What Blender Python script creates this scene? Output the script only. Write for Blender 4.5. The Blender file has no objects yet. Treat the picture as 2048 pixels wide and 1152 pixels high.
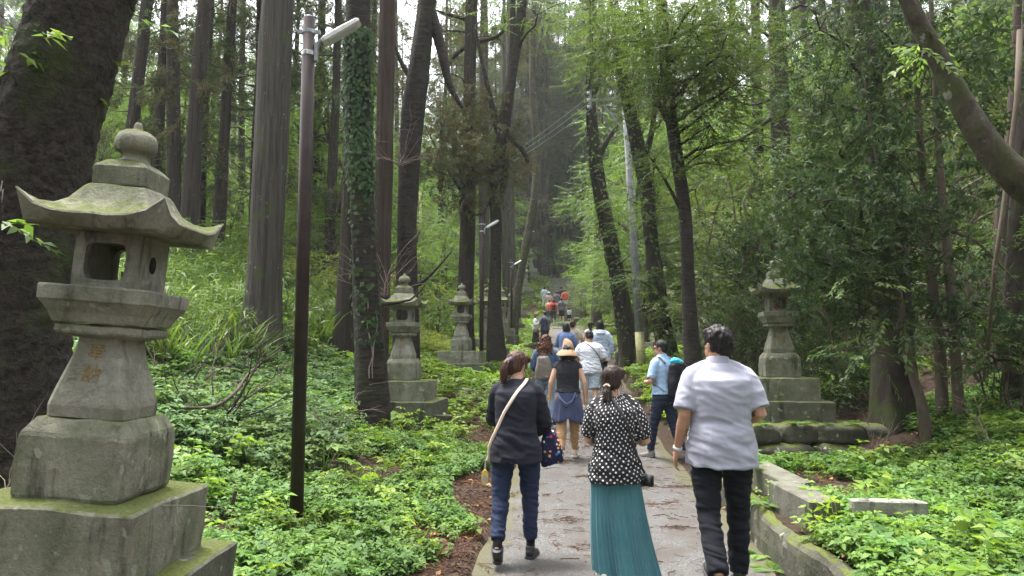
import bpy, math, random
import numpy as np
from mathutils import Vector, Matrix, noise as mnoise
RNG = np.random.default_rng(7)
random.seed(7)
SC = bpy.context.scene
COL = SC.collection
PI = math.pi

# ---------------------------------------------------------------- camera frame
F, EYE = 1450.0, 1.6
PITCH = math.atan(129 / F)
CP, SP = math.cos(PITCH), math.sin(PITCH)

def at(px, py, Y):
    """world point seen at photo pixel px,py (2048 wide) standing Y metres ahead"""
    u, v = (px - 1024) / F, (576 - py) / F
    d = Vector((u, CP - SP * v, SP + CP * v))
    k = Y / d.y
    return Vector((d.x * k, Y, EYE + d.z * k))

def xc(Y): return 0.486 + 0.0662 * Y          # centre line of the path
HW = 1.13                                     # its half width

PROF = [(-12, 0), (6, 0), (10.5, .10), (13, .27), (15.6, .42), (15.62, .55), (16.25, .58), (16.27, .71), (20, .90),
        (33, 1.74), (34.5, 1.84), (34.52, 1.99), (48.6, 3.36), (48.62, 3.51), (51.8, 3.8)]
y_, z_ = 51.8, 3.8
while z_ < 7.9:
    PROF += [(y_ + .02, z_ + .19), (y_ + .52, z_ + .2)]
    y_ += .52; z_ += .2
PROF += [(y_ + 14, z_ + .5)]
PY = np.array([p[0] for p in PROF]); PZ = np.array([p[1] for p in PROF])
def zp(Y): return np.interp(Y, PY, PZ)
SY = np.array([-40, 0, 6, 10.5, 13, 16, 20, 33, 48, 52, 62.5, 70, 90, 140, 200.])
SZ = np.array([0, 0, 0, .10, .27, .60, .9, 1.76, 3.35, 3.8, 7.9, 8.5, 10, 24, 44.])
def zs(Y): return np.interp(Y, SY, SZ)

LD = np.array([-5, 0, .45, 1.6, 2.0, 3.0, 5.2, 8, 12, 20, 40, 90.]); LZ = np.array([0, 0, .0, .2, .27, .5, 1.35, 2.3, 3.4, 5.6, 12, 30.])
RD = np.array([-5, 0, .1, .12, 2.0, 4.0, 7, 12, 25, 40, 90.]); RZ = np.array([0, 0, .0, .26, .25, .72, 1.7, 3.3, 8, 14, 32.])
RZ2 = np.array([0, 0, .0, .08, .42, .95, 1.8, 3.4, 8, 14, 32.])

def vnoise(x, y, seed=0):
    """cheap smooth noise on arrays"""
    r = np.zeros_like(x, dtype=float)
    rg = np.random.default_rng(100 + seed)
    for i in range(7):
        a = rg.uniform(0, 2 * PI); f = 0.7 * 1.5 ** i * rg.uniform(.8, 1.2); ph = rg.uniform(0, 6.28)
        r += np.sin((x * math.cos(a) + y * math.sin(a)) * f + ph + 1.3 * np.sin((x * math.sin(a) - y * math.cos(a)) * f * .6 + ph * 2)) / 1.35 ** i
    return r / 3.2

def ground(x, Y):
    x = np.asarray(x, float); Y = np.asarray(Y, float)
    s = x - xc(Y)
    b = zs(Y)
    l = np.interp(-s - HW, LD, LZ); dl = np.clip((-s - HW - .2) / 1.5, 0, 1)
    k = np.clip((Y - 8) / 3, 0, 1)
    r = np.interp(s - HW, RD, RZ) * (1 - k) + np.interp(s - HW, RD, RZ2) * k; dr = np.clip((s - HW - .2) / 1.5, 0, 1)
    bump = .09 * vnoise(x, Y, 1) + .03 * vnoise(x * 3, Y * 3, 2)
    side = np.where(s < 0, l, r); fade = np.where(s < 0, dl, dr)
    z = b + side + bump * fade
    inside = np.abs(s) < HW + .03
    return np.where(inside, np.minimum(zp(Y) , b) - .05, z)
def gz(x, Y): return float(ground(np.array([x]), np.array([Y]))[0])

# ---------------------------------------------------------------- object helpers
def tag(o, label=None, cat=None, group=None, kind=None):
    if label: o['label'] = label
    if cat: o['category'] = cat
    if group: o['group'] = group
    if kind: o['kind'] = kind
    return o

def empty(name, loc, label, cat, group=None, rz=0.0):
    o = bpy.data.objects.new(name, None); COL.objects.link(o)
    o.location = loc; o.rotation_euler = (0, 0, rz); o.empty_display_size = .1
    return tag(o, label, cat, group)

def link(name, me, mat=None, parent=None):
    o = bpy.data.objects.new(name, me); COL.objects.link(o)
    if mat is not None:
        me.materials.clear()
        for m in (mat if isinstance(mat, (list, tuple)) else [mat]): me.materials.append(m)
    if parent: o.parent = parent
    return o

def copy_tree(o, parent=None):
    c = o.copy(); COL.objects.link(c); c.parent = parent
    for ch in list(o.children): copy_tree(ch, c)
    return c

def npmesh(name, V, Q, smooth=False):
    V = np.ascontiguousarray(V, np.float32).reshape(-1, 3); Q = np.ascontiguousarray(Q, np.int32)
    k = Q.shape[1]
    me = bpy.data.meshes.new(name)
    me.vertices.add(len(V)); me.vertices.foreach_set('co', V.ravel())
    me.loops.add(Q.size); me.loops.foreach_set('vertex_index', Q.ravel())
    me.polygons.add(len(Q)); me.polygons.foreach_set('loop_start', np.arange(len(Q), dtype=np.int32) * k)
    me.update(calc_edges=True)
    if smooth: me.polygons.foreach_set('use_smooth', np.ones(len(Q), bool))
    return me

def quadmesh(name, V4):
    n = len(V4)
    return npmesh(name, V4.reshape(-1, 3), np.arange(n * 4).reshape(n, 4))

class MB:
    """collects rings, boxes and tubes into one mesh"""
    def __init__(s): s.v = []; s.f = []
    def add(s, vs, fs):
        b = len(s.v); s.v += [tuple(v) for v in vs]; s.f += [tuple(b + i for i in f) for f in fs]; return s
    def rings(s, rings, cap=True):
        n = len(rings[0]); vs = [p for r in rings for p in r]; fs = []
        for i in range(len(rings) - 1):
            for j in range(n):
                a, b2 = i * n + j, i * n + (j + 1) % n
                fs.append((a, b2, b2 + n, a + n))
        if cap: fs += [tuple(reversed(range(n))), tuple(range((len(rings) - 1) * n, len(rings) * n))]
        return s.add(vs, fs)
    def box(s, c, d, rz=0, bev=0.0, top=1.0):
        cx, cy, cz = c; hx, hy, hz = d[0] / 2, d[1] / 2, d[2] / 2
        cs, sn = math.cos(rz), math.sin(rz)
        def rect(k, z, cut):
            pts = []
            for sx, sy in ((-1, -1), (1, -1), (1, 1), (-1, 1)):
                X, Y = hx * k, hy * k
                e = [(sx * (X - cut), sy * Y), (sx * X, sy * (Y - cut))]
                if sx * sy > 0: e = [(sx * X, sy * (Y - cut)), (sx * (X - cut), sy * Y)]
                if (sx, sy) in ((-1, -1),): e = [(-X, -(Y - cut)), (-(X - cut), -Y)]
                if (sx, sy) == (1, -1): e = [(X - cut, -Y), (X, -(Y - cut))]
                if (sx, sy) == (1, 1): e = [(X, Y - cut), (X - cut, Y)]
                if (sx, sy) == (-1, 1): e = [(-(X - cut), Y), (-X, Y - cut)]
                pts += e
            return [(cx + x * cs - y * sn, cy + x * sn + y * cs, cz + z) for x, y in pts]
        if bev <= 0:
            r = lambda k, z: [(cx + x * cs - y * sn, cy + x * sn + y * cs, cz + z) for x, y in ((-hx * k, -hy * k), (hx * k, -hy * k), (hx * k, hy * k), (-hx * k, hy * k))]
            return s.rings([r(1, -hz), r(top, hz)])
        b = bev
        kk = 1 - b / max(min(hx, hy), 1e-6) * .8
        def rr(scale_in, z, k):
            return rect(k, z, b)
        return s.rings([rect(1 - b / min(hx, hy), -hz, b), rect(1, -hz + b, b), rect(top, hz - b, b), rect(top * (1 - b / min(hx, hy)), hz, b)])
    def tube(s, pts, r, n=8, cap=True, flat=None):
        pts = [Vector(p) for p in pts]
        if not hasattr(r, '__len__'): r = [r] * len(pts)
        rings = []; up = None
        for i, p in enumerate(pts):
            t = (pts[min(i + 1, len(pts) - 1)] - pts[max(i - 1, 0)]).normalized()
            if up is None:
                up = Vector((1, 0, 0)) if abs(t.x) < .9 else Vector((0, 1, 0))
            a = (up - t * up.dot(t)).normalized(); b = t.cross(a); up = a
            k = flat if flat else 1
            rings.append([p + (a * math.cos(q) + b * math.sin(q) * k) * r[i] for q in (2 * PI * j / n for j in range(n))])
        return s.rings(rings, cap)
    def lathe(s, prof, n=24, c=(0, 0, 0)):
        return s.rings([[(c[0] + r * math.cos(2 * PI * j / n), c[1] + r * math.sin(2 * PI * j / n), c[2] + z) for j in range(n)] for r, z in prof])
    def build(s, name, mat, parent=None, smooth=False):
        me = bpy.data.meshes.new(name); me.from_pydata(s.v, [], s.f); me.update()
        if smooth:
            me.polygons.foreach_set('use_smooth', np.ones(len(me.polygons), bool))
        return link(name, me, mat, parent)

# ---------------------------------------------------------------- materials
class NT:
    def __init__(s, name):
        s.m = bpy.data.materials.new(name); s.m.use_nodes = True
        s.n = s.m.node_tree.nodes; s.l = s.m.node_tree.links
        s.b = s.n['Principled BSDF']; s.out = s.n['Material Output']
    def node(s, t, **kw):
        n = s.n.new(t)
        for k, v in kw.items():
            if k in n.inputs: 
                if hasattr(v, 'is_linked') or isinstance(v, bpy.types.NodeSocket): s.l.new(v, n.inputs[k])
                else: n.inputs[k].default_value = v
            else: setattr(n, k, v)
        return n
    def coord(s, kind='Object', scale=(1, 1, 1), rand=False):
        tc = s.node('ShaderNodeTexCoord').outputs[kind]
        if rand:
            oi = s.node('ShaderNodeObjectInfo')
            mul = s.node('ShaderNodeVectorMath', operation='SCALE'); s.l.new(oi.outputs['Location'], mul.inputs[0]); mul.inputs['Scale'].default_value = 1.37
            ad = s.node('ShaderNodeVectorMath', operation='ADD'); s.l.new(tc, ad.inputs[0]); s.l.new(mul.outputs[0], ad.inputs[1]); tc = ad.outputs[0]
        mp = s.node('ShaderNodeMapping'); mp.inputs['Scale'].default_value = scale; s.l.new(tc, mp.inputs['Vector'])
        return mp.outputs[0]
    def noise(s, vec, scale, detail=4, rough=.55, dist=0):
        n = s.node('ShaderNodeTexNoise'); n.inputs['Scale'].default_value = scale; n.inputs['Detail'].default_value = detail
        n.inputs['Roughness'].default_value = rough; n.inputs['Distortion'].default_value = dist
        s.l.new(vec, n.inputs['Vector']); return n.outputs[0]
    def ramp(s, fac, stops, interp='LINEAR'):
        r = s.node('ShaderNodeValToRGB'); e = r.color_ramp.elements; r.color_ramp.interpolation = interp
        while len(e) < len(stops): e.new(.5)
        for i, (p, c) in enumerate(stops):
            e[i].position = p; e[i].color = (c, c, c, 1) if not hasattr(c, '__len__') else (*c, 1)
        s.l.new(fac, r.inputs[0]); return r.outputs[0]
    def mix(s, fac, a, b, mode='MIX'):
        m = s.node('ShaderNodeMix', data_type='RGBA', blend_type=mode)
        for sock, v in ((m.inputs['Factor'], fac), (m.inputs['A'], a), (m.inputs['B'], b)):
            sk = [i for i in m.inputs if i.name == sock.name and (i.type == ('VALUE' if sock.name == 'Factor' else 'RGBA'))][0]
            if isinstance(v, bpy.types.NodeSocket): s.l.new(v, sk)
            elif hasattr(v, '__len__'): sk.default_value = (*v, 1)
            else: sk.default_value = v
        return [o for o in m.outputs if o.type == 'RGBA'][0]
    def math(s, op, a, b=0.5):
        m = s.node('ShaderNodeMath', operation=op)
        for i, v in enumerate((a, b)):
            if isinstance(v, bpy.types.NodeSocket): s.l.new(v, m.inputs[i])
            else: m.inputs[i].default_value = v
        return m.outputs[0]
    def bump(s, h, strength=.5, dist=.02):
        b = s.node('ShaderNodeBump'); b.inputs['Strength'].default_value = strength; b.inputs['Distance'].default_value = dist
        s.l.new(h, b.inputs['Height']); s.l.new(b.outputs[0], s.b.inputs['Normal']); return b.outputs[0]
    def set(s, color=None, rough=None, metal=None, spec=None):
        if color is not None:
            if isinstance(color, bpy.types.NodeSocket): s.l.new(color, s.b.inputs['Base Color'])
            else: s.b.inputs['Base Color'].default_value = (*color, 1)
        if rough is not None:
            if isinstance(rough, bpy.types.NodeSocket): s.l.new(rough, s.b.inputs['Roughness'])
            else: s.b.inputs['Roughness'].default_value = rough
        if metal is not None: s.b.inputs['Metallic'].default_value = metal
        if spec is not None: s.b.inputs['Specular IOR Level'].default_value = spec
        return s.m

def plain(name, c, rough=.6, metal=0, spec=.4, var=.12, scale=30, bump=0.0):
    t = NT(name); v = t.coord('Object')
    n = t.noise(v, scale, 4)
    lo = tuple(x * (1 - var) for x in c); hi = tuple(min(1, x * (1 + var)) for x in c)
    t.set(t.ramp(n, [(.3, lo), (.7, hi)]), rough, metal, spec)
    if bump: t.bump(n, bump, .01)
    return t.m

def leafmat(name, c1, c2, c3, trans=.35, rough=.5, spec=.35, dead=None):
    t = NT(name)
    g = t.node('ShaderNodeNewGeometry').outputs['Random Per Island']
    v = t.coord('Object')
    n = t.noise(v, .55, 3)
    stops = [(0, c1), (.5, c2), (1, c3)]
    if dead: stops = [(0, c1), (.45, c2), (.8, c3), (.9, dead)]
    col = t.ramp(g, stops)
    dk = t.ramp(n, [(.3, .55), (.7, 1.25)])
    col = t.mix(1.0, col, dk, 'MULTIPLY')
    n2 = t.noise(v, 2.1, 4)
    col = t.mix(t.ramp(n2, [(.42, 0.0), (.66, .75)]), col, t.mix(1.0, col, (1.45, 1.12, .75), 'MULTIPLY'))
    t.set(col, rough, 0, spec)
    tr = t.node('ShaderNodeBsdfTranslucent')
    tc = t.mix(1.0, col, (1.16, 1.22, .64), 'MULTIPLY'); t.l.new(tc, tr.inputs[0])
    ms = t.node('ShaderNodeMixShader'); ms.inputs[0].default_value = trans
    t.l.new(t.b.outputs[0], ms.inputs[1]); t.l.new(tr.outputs[0], ms.inputs[2]); t.l.new(ms.outputs[0], t.out.inputs[0])
    return t.m

def barkmat(name, c_dark, c_light, stretch=(14, 14, 1.2), moss=0.0, mosscol=(.05, .07, .015), bstr=.9, lichen=0.0, rough=.9):
    t = NT(name)
    v = t.coord('Object', stretch, rand=True)
    n = t.noise(v, 1.0, 8, .65, .4)
    v2 = t.coord('Object', (1, 1, 1), rand=True)
    big = t.noise(v2, 1.3, 4)
    col = t.ramp(n, [(.32, c_dark), (.52, tuple((a + b) / 2 for a, b in zip(c_dark, c_light))), (.7, c_light)])
    col = t.mix(t.ramp(big, [(.3, 0.0), (.7, .5)]), col, tuple(x * .55 for x in c_light))
    if moss:
        mn = t.noise(v2, 2.6, 7, .7)
        col = t.mix(t.ramp(mn, [(.62 - .3 * moss, 0.0), (.74 - .25 * moss, .9)]), col, mosscol)
    if lichen:
        ln = t.noise(v2, 9, 5, .6)
        col = t.mix(t.ramp(ln, [(.66 - .1 * lichen, 0.0), (.72 - .1 * lichen, .7)]), col, (.22, .24, .19))
    t.set(col, rough, 0, .2)
    t.bump(n, bstr, .04)
    return t.m

M = {}
def stonemat(name, base, moss, lich=.5, dark=.5, film=.45):
    t = NT(name)
    v = t.coord('Object', rand=True)
    fine = t.noise(v, 55, 6, .7); mid = t.noise(v, 7, 8, .65, .3); big = t.noise(v, 2.3, 5)
    col = t.ramp(mid, [(.3, tuple(x * .55 for x in base)), (.5, base), (.72, tuple(x * 1.35 for x in base))])
    col = t.mix(t.ramp(fine, [(.35, .35), (.65, 0.0)]), col, tuple(x * .35 for x in base))
    # green film
    col = t.mix(t.ramp(t.noise(v, 3.1, 6, .6), [(.38, 0.0), (.75, film)]), col, (.068, .088, .03))
    # black weathering running down
    st = t.noise(t.coord('Object', (9, 9, 1.6), rand=True), 1.0, 6, .65)
    col = t.mix(t.ramp(st, [(.55, 0.0), (.72, dark)]), col, (.022, .021, .016))
    # lichen discs
    col = t.mix(t.ramp(t.noise(v, 11, 3, .45), [(.69 - .06 * lich, 0.0), (.715 - .06 * lich, .75)]), col, (.27, .29, .22))
    # moss on what faces up
    g = t.node('ShaderNodeNewGeometry'); sx = t.node('ShaderNodeSeparateXYZ'); t.l.new(g.outputs['Normal'], sx.inputs[0])
    upw = t.math('ADD', t.math('MULTIPLY', sx.outputs['Z'], .62), t.math('MULTIPLY', t.noise(v, 6, 6, .7), .9))
    col = t.mix(t.ramp(upw, [(1.1 - .55 * moss, 0.0), (1.28 - .5 * moss, .92)]), col, t.ramp(fine, [(.3, (.035, .045, .008)), (.7, (.11, .13, .025))]))
    t.set(col, .9, 0, .2)
    h = t.math('ADD', t.math('MULTIPLY', mid, .7), t.math('MULTIPLY', fine, .4))
    t.bump(h, .8, .03)
    return t.m
M['stone'] = stonemat('mossy_granite', (.27, .26, .215), .42, .8, dark=.85, film=.6)
M['stone_green'] = stonemat('green_mossy_granite', (.235, .228, .18), .52, .85, .9, .75)
M['stone_dark'] = stonemat('weathered_dark_stone', (.12, .116, .095), .28, .4, .9)
M['slab'] = stonemat('path_slab_stone', (.125, .12, .098), .12, .3, .4, .35)
M['rock'] = stonemat('wall_boulder_stone', (.075, .072, .058), .2, .4, .7)

M['cedar'] = barkmat('cedar_bark', (.014, .011, .009), (.062, .050, .041), (17, 17, .9), .2, lichen=.05, bstr=1.0)
M['cedar_grey'] = barkmat('grey_cedar_bark', (.022, .019, .016), (.098, .087, .074), (20, 20, .8), .25, lichen=.05, bstr=1.0)
M['cedar_red'] = barkmat('reddish_cedar_bark', (.022, .015, .012), (.075, .052, .041), (16, 16, .8), .1)
M['cherry'] = barkmat('dark_cherry_bark', (.010, .008, .007), (.05, .042, .036), (5, 5, 20), .25, (.035, .045, .012), 1.0)
M['mossbark'] = barkmat('mossy_bark', (.022, .018, .013), (.10, .088, .066), (7, 7, 5), .42, (.05, .065, .018), lichen=.5)
M['bigbark'] = barkmat('rugged_dark_bark', (.007, .006, .005), (.072, .060, .050), (24, 24, 30), .34, (.04, .052, .016), 1.0)
M['ivybark'] = barkmat('dark_vine_bark', (.013, .010, .008), (.06, .048, .04), (9, 9, 3), .45, (.035, .05, .012))
M['smoothbark'] = barkmat('smooth_brown_bark', (.05, .038, .028), (.14, .11, .085), (6, 6, 2), .35, (.05, .06, .02), .4, .4)
M['deadtwig'] = plain('dead_twig_wood', (.115, .088, .068), .9, var=.4, scale=12)
M['twig'] = plain('dark_twig_wood', (.045, .033, .024), .9, var=.4, scale=12)
M['vine'] = plain('pale_vine_wood', (.20, .16, .12), .9, var=.3)
# ================================================================ ground, path
def ground_mat():
    t = NT('forest_soil'); v = t.coord('Object')
    n1 = t.noise(v, 1.1, 6); n2 = t.noise(v, 14, 8, .7, .6); n3 = t.noise(v, 60, 5, .7)
    col = t.ramp(n2, [(.3, (.012, .008, .006)), (.5, (.04, .025, .018)), (.7, (.085, .052, .036))])
    col = t.mix(t.ramp(n1, [(.45, 0.0), (.75, .5)]), col, (.035, .04, .015))
    tw = t.noise(t.coord('Object', (30, 6, 10)), 1.0, 6, .7, 1.5)
    col = t.mix(t.ramp(tw, [(.58, 0.0), (.68, .7)]), col, (.12, .075, .05))
    t.set(col, .95, 0, .15)
    t.bump(t.math('ADD', n2, t.math('MULTIPLY', n3, .4)), .9, .05)
    return t.m
M['soil'] = ground_mat()
def grid(xs, ys, fn):
    X, Y = np.meshgrid(xs, ys)
    Z = fn(X, Y)
    V = np.stack([X, Y, Z], -1).reshape(-1, 3); nx = len(xs)
    i, j = np.meshgrid(np.arange(len(ys) - 1), np.arange(nx - 1), indexing='ij')
    a = (i * nx + j).ravel()
    return V, np.stack([a, a + 1, a + 1 + nx, a + nx], -1)
# one sheet, laid out along the path so that the retaining edge is crisp
sd = np.concatenate([-HW - np.array([110, 80, 60, 45, 36, 30, 25, 21, 18, 15.5, 13.5]), -HW - np.arange(12, 0.1, -.22), [-HW - .04, -HW + .02, 0, HW - .02, HW + .04, HW + .1, HW + .125],
                     HW + np.arange(.3, 12, .22), HW + np.array([13.5, 15.5, 18, 21, 25, 30, 36, 45, 60, 80, 110])])
yy = np.concatenate([np.arange(-30, -4, 3), np.arange(-4, 22, .22), np.arange(22, 80, .8), np.array([82, 86, 90, 100, 115, 135, 160, 200.])])
S, Yg = np.meshgrid(sd, yy); Xg = S + xc(Yg)
Zg = ground(Xg, Yg)
V = np.stack([Xg, Yg, Zg], -1).reshape(-1, 3); nx = len(sd)
i, j = np.meshgrid(np.arange(len(yy) - 1), np.arange(nx - 1), indexing='ij'); a = (i * nx + j).ravel()
tag(link('ground', npmesh('ground', V, np.stack([a, a + 1, a + 1 + nx, a + nx], -1), True), M['soil']), kind='structure')

def path_mat():
    t = NT('worn_concrete_path'); v = t.coord('Object')
    ag = t.node('ShaderNodeTexVoronoi'); ag.inputs['Scale'].default_value = 110; t.l.new(v, ag.inputs['Vector'])
    n = t.noise(v, 2.2, 7, .65); n2 = t.noise(v, 260, 3, .6); n3 = t.noise(v, 25, 6, .7)
    col = t.ramp(ag.outputs['Color'], [(.1, (.038, .038, .037)), (.6, (.084, .083, .081)), (.95, (.168, .166, .162))])
    col = t.mix(t.ramp(n, [(.38, .85), (.62, 0.0)]), col, (.055, .046, .039))
    col = t.mix(t.ramp(t.noise(v, .8, 5, .6), [(.5, 0.0), (.7, .5)]), col, (.095, .094, .09))
    ck = t.node('ShaderNodeTexVoronoi', feature='DISTANCE_TO_EDGE'); ck.inputs['Scale'].default_value = .75
    wv = t.node('ShaderNodeVectorMath', operation='ADD'); t.l.new(v, wv.inputs[0]); nz = t.node('ShaderNodeTexNoise'); nz.inputs['Scale'].default_value = 3; t.l.new(v, nz.inputs['Vector']); t.l.new(nz.outputs['Color'], wv.inputs[1]); t.l.new(wv.outputs[0], ck.inputs['Vector'])
    col = t.mix(t.ramp(ck.outputs['Distance'], [(.004, .85), (.014, 0.0)]), col, (.03, .026, .02))
    col = t.mix(t.ramp(n3, [(.55, 0.0), (.75, .55)]), col, (.06, .045, .036))
    # mossy and dirty along both edges
    sx = t.node('ShaderNodeSeparateXYZ'); t.l.new(v, sx.inputs[0])
    off = t.math('SUBTRACT', sx.outputs['X'], t.math('ADD', t.math('MULTIPLY', sx.outputs['Y'], .0662), .486))
    e = t.math('ADD', t.math('ABSOLUTE', off), t.math('MULTIPLY', t.math('SUBTRACT', t.noise(v, 3, 6, .7), .5), .7))
    col = t.mix(t.ramp(e, [(.93, 0.0), (1.12, .8)]), col, (.07, .066, .03))
    t.set(col, .85, 0, .3)
    t.bump(t.math('ADD', ag.outputs['Distance'], t.math('ADD', n2, n3)), .5, .012)
    return t.m
M['path'] = path_mat()
rows = []; PYf = []
for k in range(len(PROF) - 1):
    if PROF[k][0] >= 51.8: break
    (ya, za), (yb, zb) = PROF[k], PROF[k + 1]
    n = max(1, int((yb - ya) / .6)) if yb < 52 else 1
    for q in range(n): PYf.append((ya + (yb - ya) * q / n, za + (zb - za) * q / n))
PYf.append((51.8, 3.8))
PYf = [p for p in PYf if p[0] >= -12]
us = np.linspace(-1, 1, 13)
Vp = []
for (y, z) in PYf:
    for u in us:
        s = u * HW
        if abs(u) == 1: s += .05 * math.sin(y * 2.1) * .6 + .03 * math.sin(y * 5.3 + u)
        Vp.append((xc(y) + s, y, z + .004 + .012 * math.sin(y * 1.7 + s * 2) * (1 if y < 15 else .2) - (.02 if abs(u) == 1 else 0)))
Vp = np.array(Vp); nx = len(us)
i, j = np.meshgrid(np.arange(len(PYf) - 1), np.arange(nx - 1), indexing='ij'); a = (i * nx + j).ravel()
tag(link('path', npmesh('path', Vp, np.stack([a, a + 1, a + 1 + nx, a + nx], -1), False), M['path']), kind='structure')
st_ = MB()
for k in range(len(PROF) - 2):                        # far flight of worn stone steps
    (ya, za), (yb, zb) = PROF[k], PROF[k + 1]
    if ya < 51.7 or zb - za < .1: continue
    for sx in (-1, 1): st_.box((xc(yb) + sx * .73 + random.uniform(-.03, .03), yb + .27 + random.uniform(-.03, .03), zb - .16 + random.uniform(-.02, .02)), (1.43 + random.uniform(-.1, .1), .6, .34), random.uniform(-.03, .03), .03)
tag(st_.build('stairs', M['stone_dark']), kind='structure')

def jitter_mesh(o, amp, sc=3.0):
    for v in o.data.vertices:
        p = o.matrix_world @ v.co
        d = mnoise.noise_vector(p * sc)
        v.co += d * amp
    o.data.update()
def rockshape(mb, c, d, rz=0, seed=0, n=14):
    rings = []
    rg = random.Random(seed); ph = [rg.uniform(0, 6) for _ in range(6)]
    for k in range(13):
        t = k / 12; zz = -1 + 2 * t
        rr = (1 - abs(zz) ** 5) ** .3 if 0 < k < 12 else .6
        ring = []
        for q in range(n * 2):
            th = 2 * PI * q / (n * 2)
            cx_, sy_ = math.cos(th), math.sin(th)
            x = math.copysign(abs(cx_) ** .5, cx_); y = math.copysign(abs(sy_) ** .5, sy_)
            w = 1 + .08 * math.sin(3 * th + ph[0] + zz) + .06 * math.sin(5 * th + ph[1] + 2 * zz)
            X, Y = x * rr * w * d[0] / 2, y * rr * w * d[1] / 2
            q_ = Vector((X * 7 + seed * 3.7, Y * 7, zz * d[2] * 3.5)); e_ = mnoise.noise(q_) * .11 + mnoise.noise(q_ * 2.7) * .05; X *= 1 + e_; Y *= 1 + e_
            ring.append((c[0] + X * math.cos(rz) - Y * math.sin(rz), c[1] + X * math.sin(rz) + Y * math.cos(rz), c[2] + zz * d[2] / 2 * (1 + .08 * math.sin(2 * th + ph[2]))))
        rings.append(ring)
    mb.rings(rings)
# boulder wall that holds the right-hand lantern terrace
w = MB(); x = 2.78; k = 0
while x < 5.3:
    L = random.uniform(.38, .72)
    rockshape(w, (x + L / 2, 9.72 + random.uniform(-.04, .04), .53), (L * 1.02, .42, .26), 0, k); x += L; k += 1
x = 2.62
while x < 5.0:
    L = random.uniform(.45, .8)
    rockshape(w, (x + L / 2, 9.64 + random.uniform(-.04, .04), .25), (L * 1.02, .46, .34), 0, k + 50); x += L; k += 1
tag(w.build('boulder_wall', M['rock'], smooth=True), 'low mossy boulder wall holding up the terrace under the right lantern', 'stone wall')
t = MB(); t.box((4.05, 10.2, .585), (2.9, .9, .09), .02, .02)
tag(t.build('terrace_slab', M['stone_dark']), 'dark flat terrace slab between the boulder wall and the right lantern', 'stone slab')
# low retaining kerb wall along the right edge of the path
w = MB()
rr = []
for y in np.arange(2.2, 9.5, .1):
    x0 = xc(y) + HW + .015; h = .27 + .02 * math.sin(y * 3); o_ = .012 * math.sin(y * 7)
    z0 = float(zp(y))
    jn = lambda k: .022 * mnoise.noise(Vector((y * 5, k * 3.1, 0))) + .012 * mnoise.noise(Vector((y * 14, k * 5.3, 4)))
    rr.append([(x0 + o_ + jn(0), y, z0 - .1), (x0 + o_ + jn(1), y, z0 + h * .35), (x0 + o_ + .01 + jn(2), y, z0 + h * .7), (x0 + o_ + .02 + jn(3), y, z0 + h - .03), (x0 + o_ + .05, y, z0 + h + jn(4)), (x0 + .1, y, z0 + h + .01 + jn(5)), (x0 + .16, y, z0 + h - .01), (x0 + .2, y, z0 - .1)])
w.rings(rr)
tag(w.build('retaining_wall', M['rock']), 'low dark mossy retaining wall along the right edge of the path', 'stone wall')
# loose stones lying on the right bank
def slab(name, label, c, d, rz, mat, tilt=0.0):
    m = MB(); m.box((0, 0, 0), d, 0, .012)
    o = m.build(name, mat); o.location = c; o.rotation_euler = (tilt, 0, rz)
    return tag(o, label, 'stone')
slab('stone_slab', 'long flat stone slab on the right bank, nearer of the two by the path edge', at(1604, 976, 6.0) + Vector((0, 0, -.165)), (.24, .80, .30), .04, M['slab'], .02)
slab('stone_slab', 'long flat stone slab on the right bank, end to end behind a similar slab', at(1550, 938, 6.93) + Vector((0, 0, -.165)), (.25, .98, .30), .03, M['slab'], .03)
slab('stone_beam', 'white topped broken stone beam lying among green leaves on the right bank', at(1776, 1004, 5.45) + Vector((0, 0, -.04)), (.52, .1, .115), -.16, stonemat('pale_beam_stone', (.30, .29, .25), .1, .4, .9, .4))
slab('stone_block', 'small square stone block beside the path next to the two steps', at(1278, 800, 15.3) + Vector((0, 0, -.06)), (.3, .4, .22), .1, M['stone_dark'])
slab('fallen_log', 'short dark rotting log end below the base of the ivy tree lantern', at(880, 833, 11.6) + Vector((0, 0, -.02)), (.36, .12, .09), -.1, M['twig'])
slab('curb_stone', 'dark mossy curb stone in the grass at the foot of the second lamp post', at(925, 752, 18.3), (1.2, .4, .25), .1, M['stone_dark'])
# rough stones set across the path
for k, (px, py, L) in enumerate([(1060, 972, .22), (1128, 968, .36), (1188, 968, .34), (1330, 968, .3)]):
    p = at(px, py, 1450 * 1.6 / (py - 705)); m = MB(); rockshape(m, (0, 0, 0), (L, .1, .06), 0, 200 + k)
    o = m.build('paving_stone', M['slab'], smooth=True); o.location = (p.x, 8.75 - (8.75 - p.y) , .015)
    tag(o, 'flat grey stone set flush across the path behind the walkers', 'paving stone', 'stones set across the path')
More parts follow.
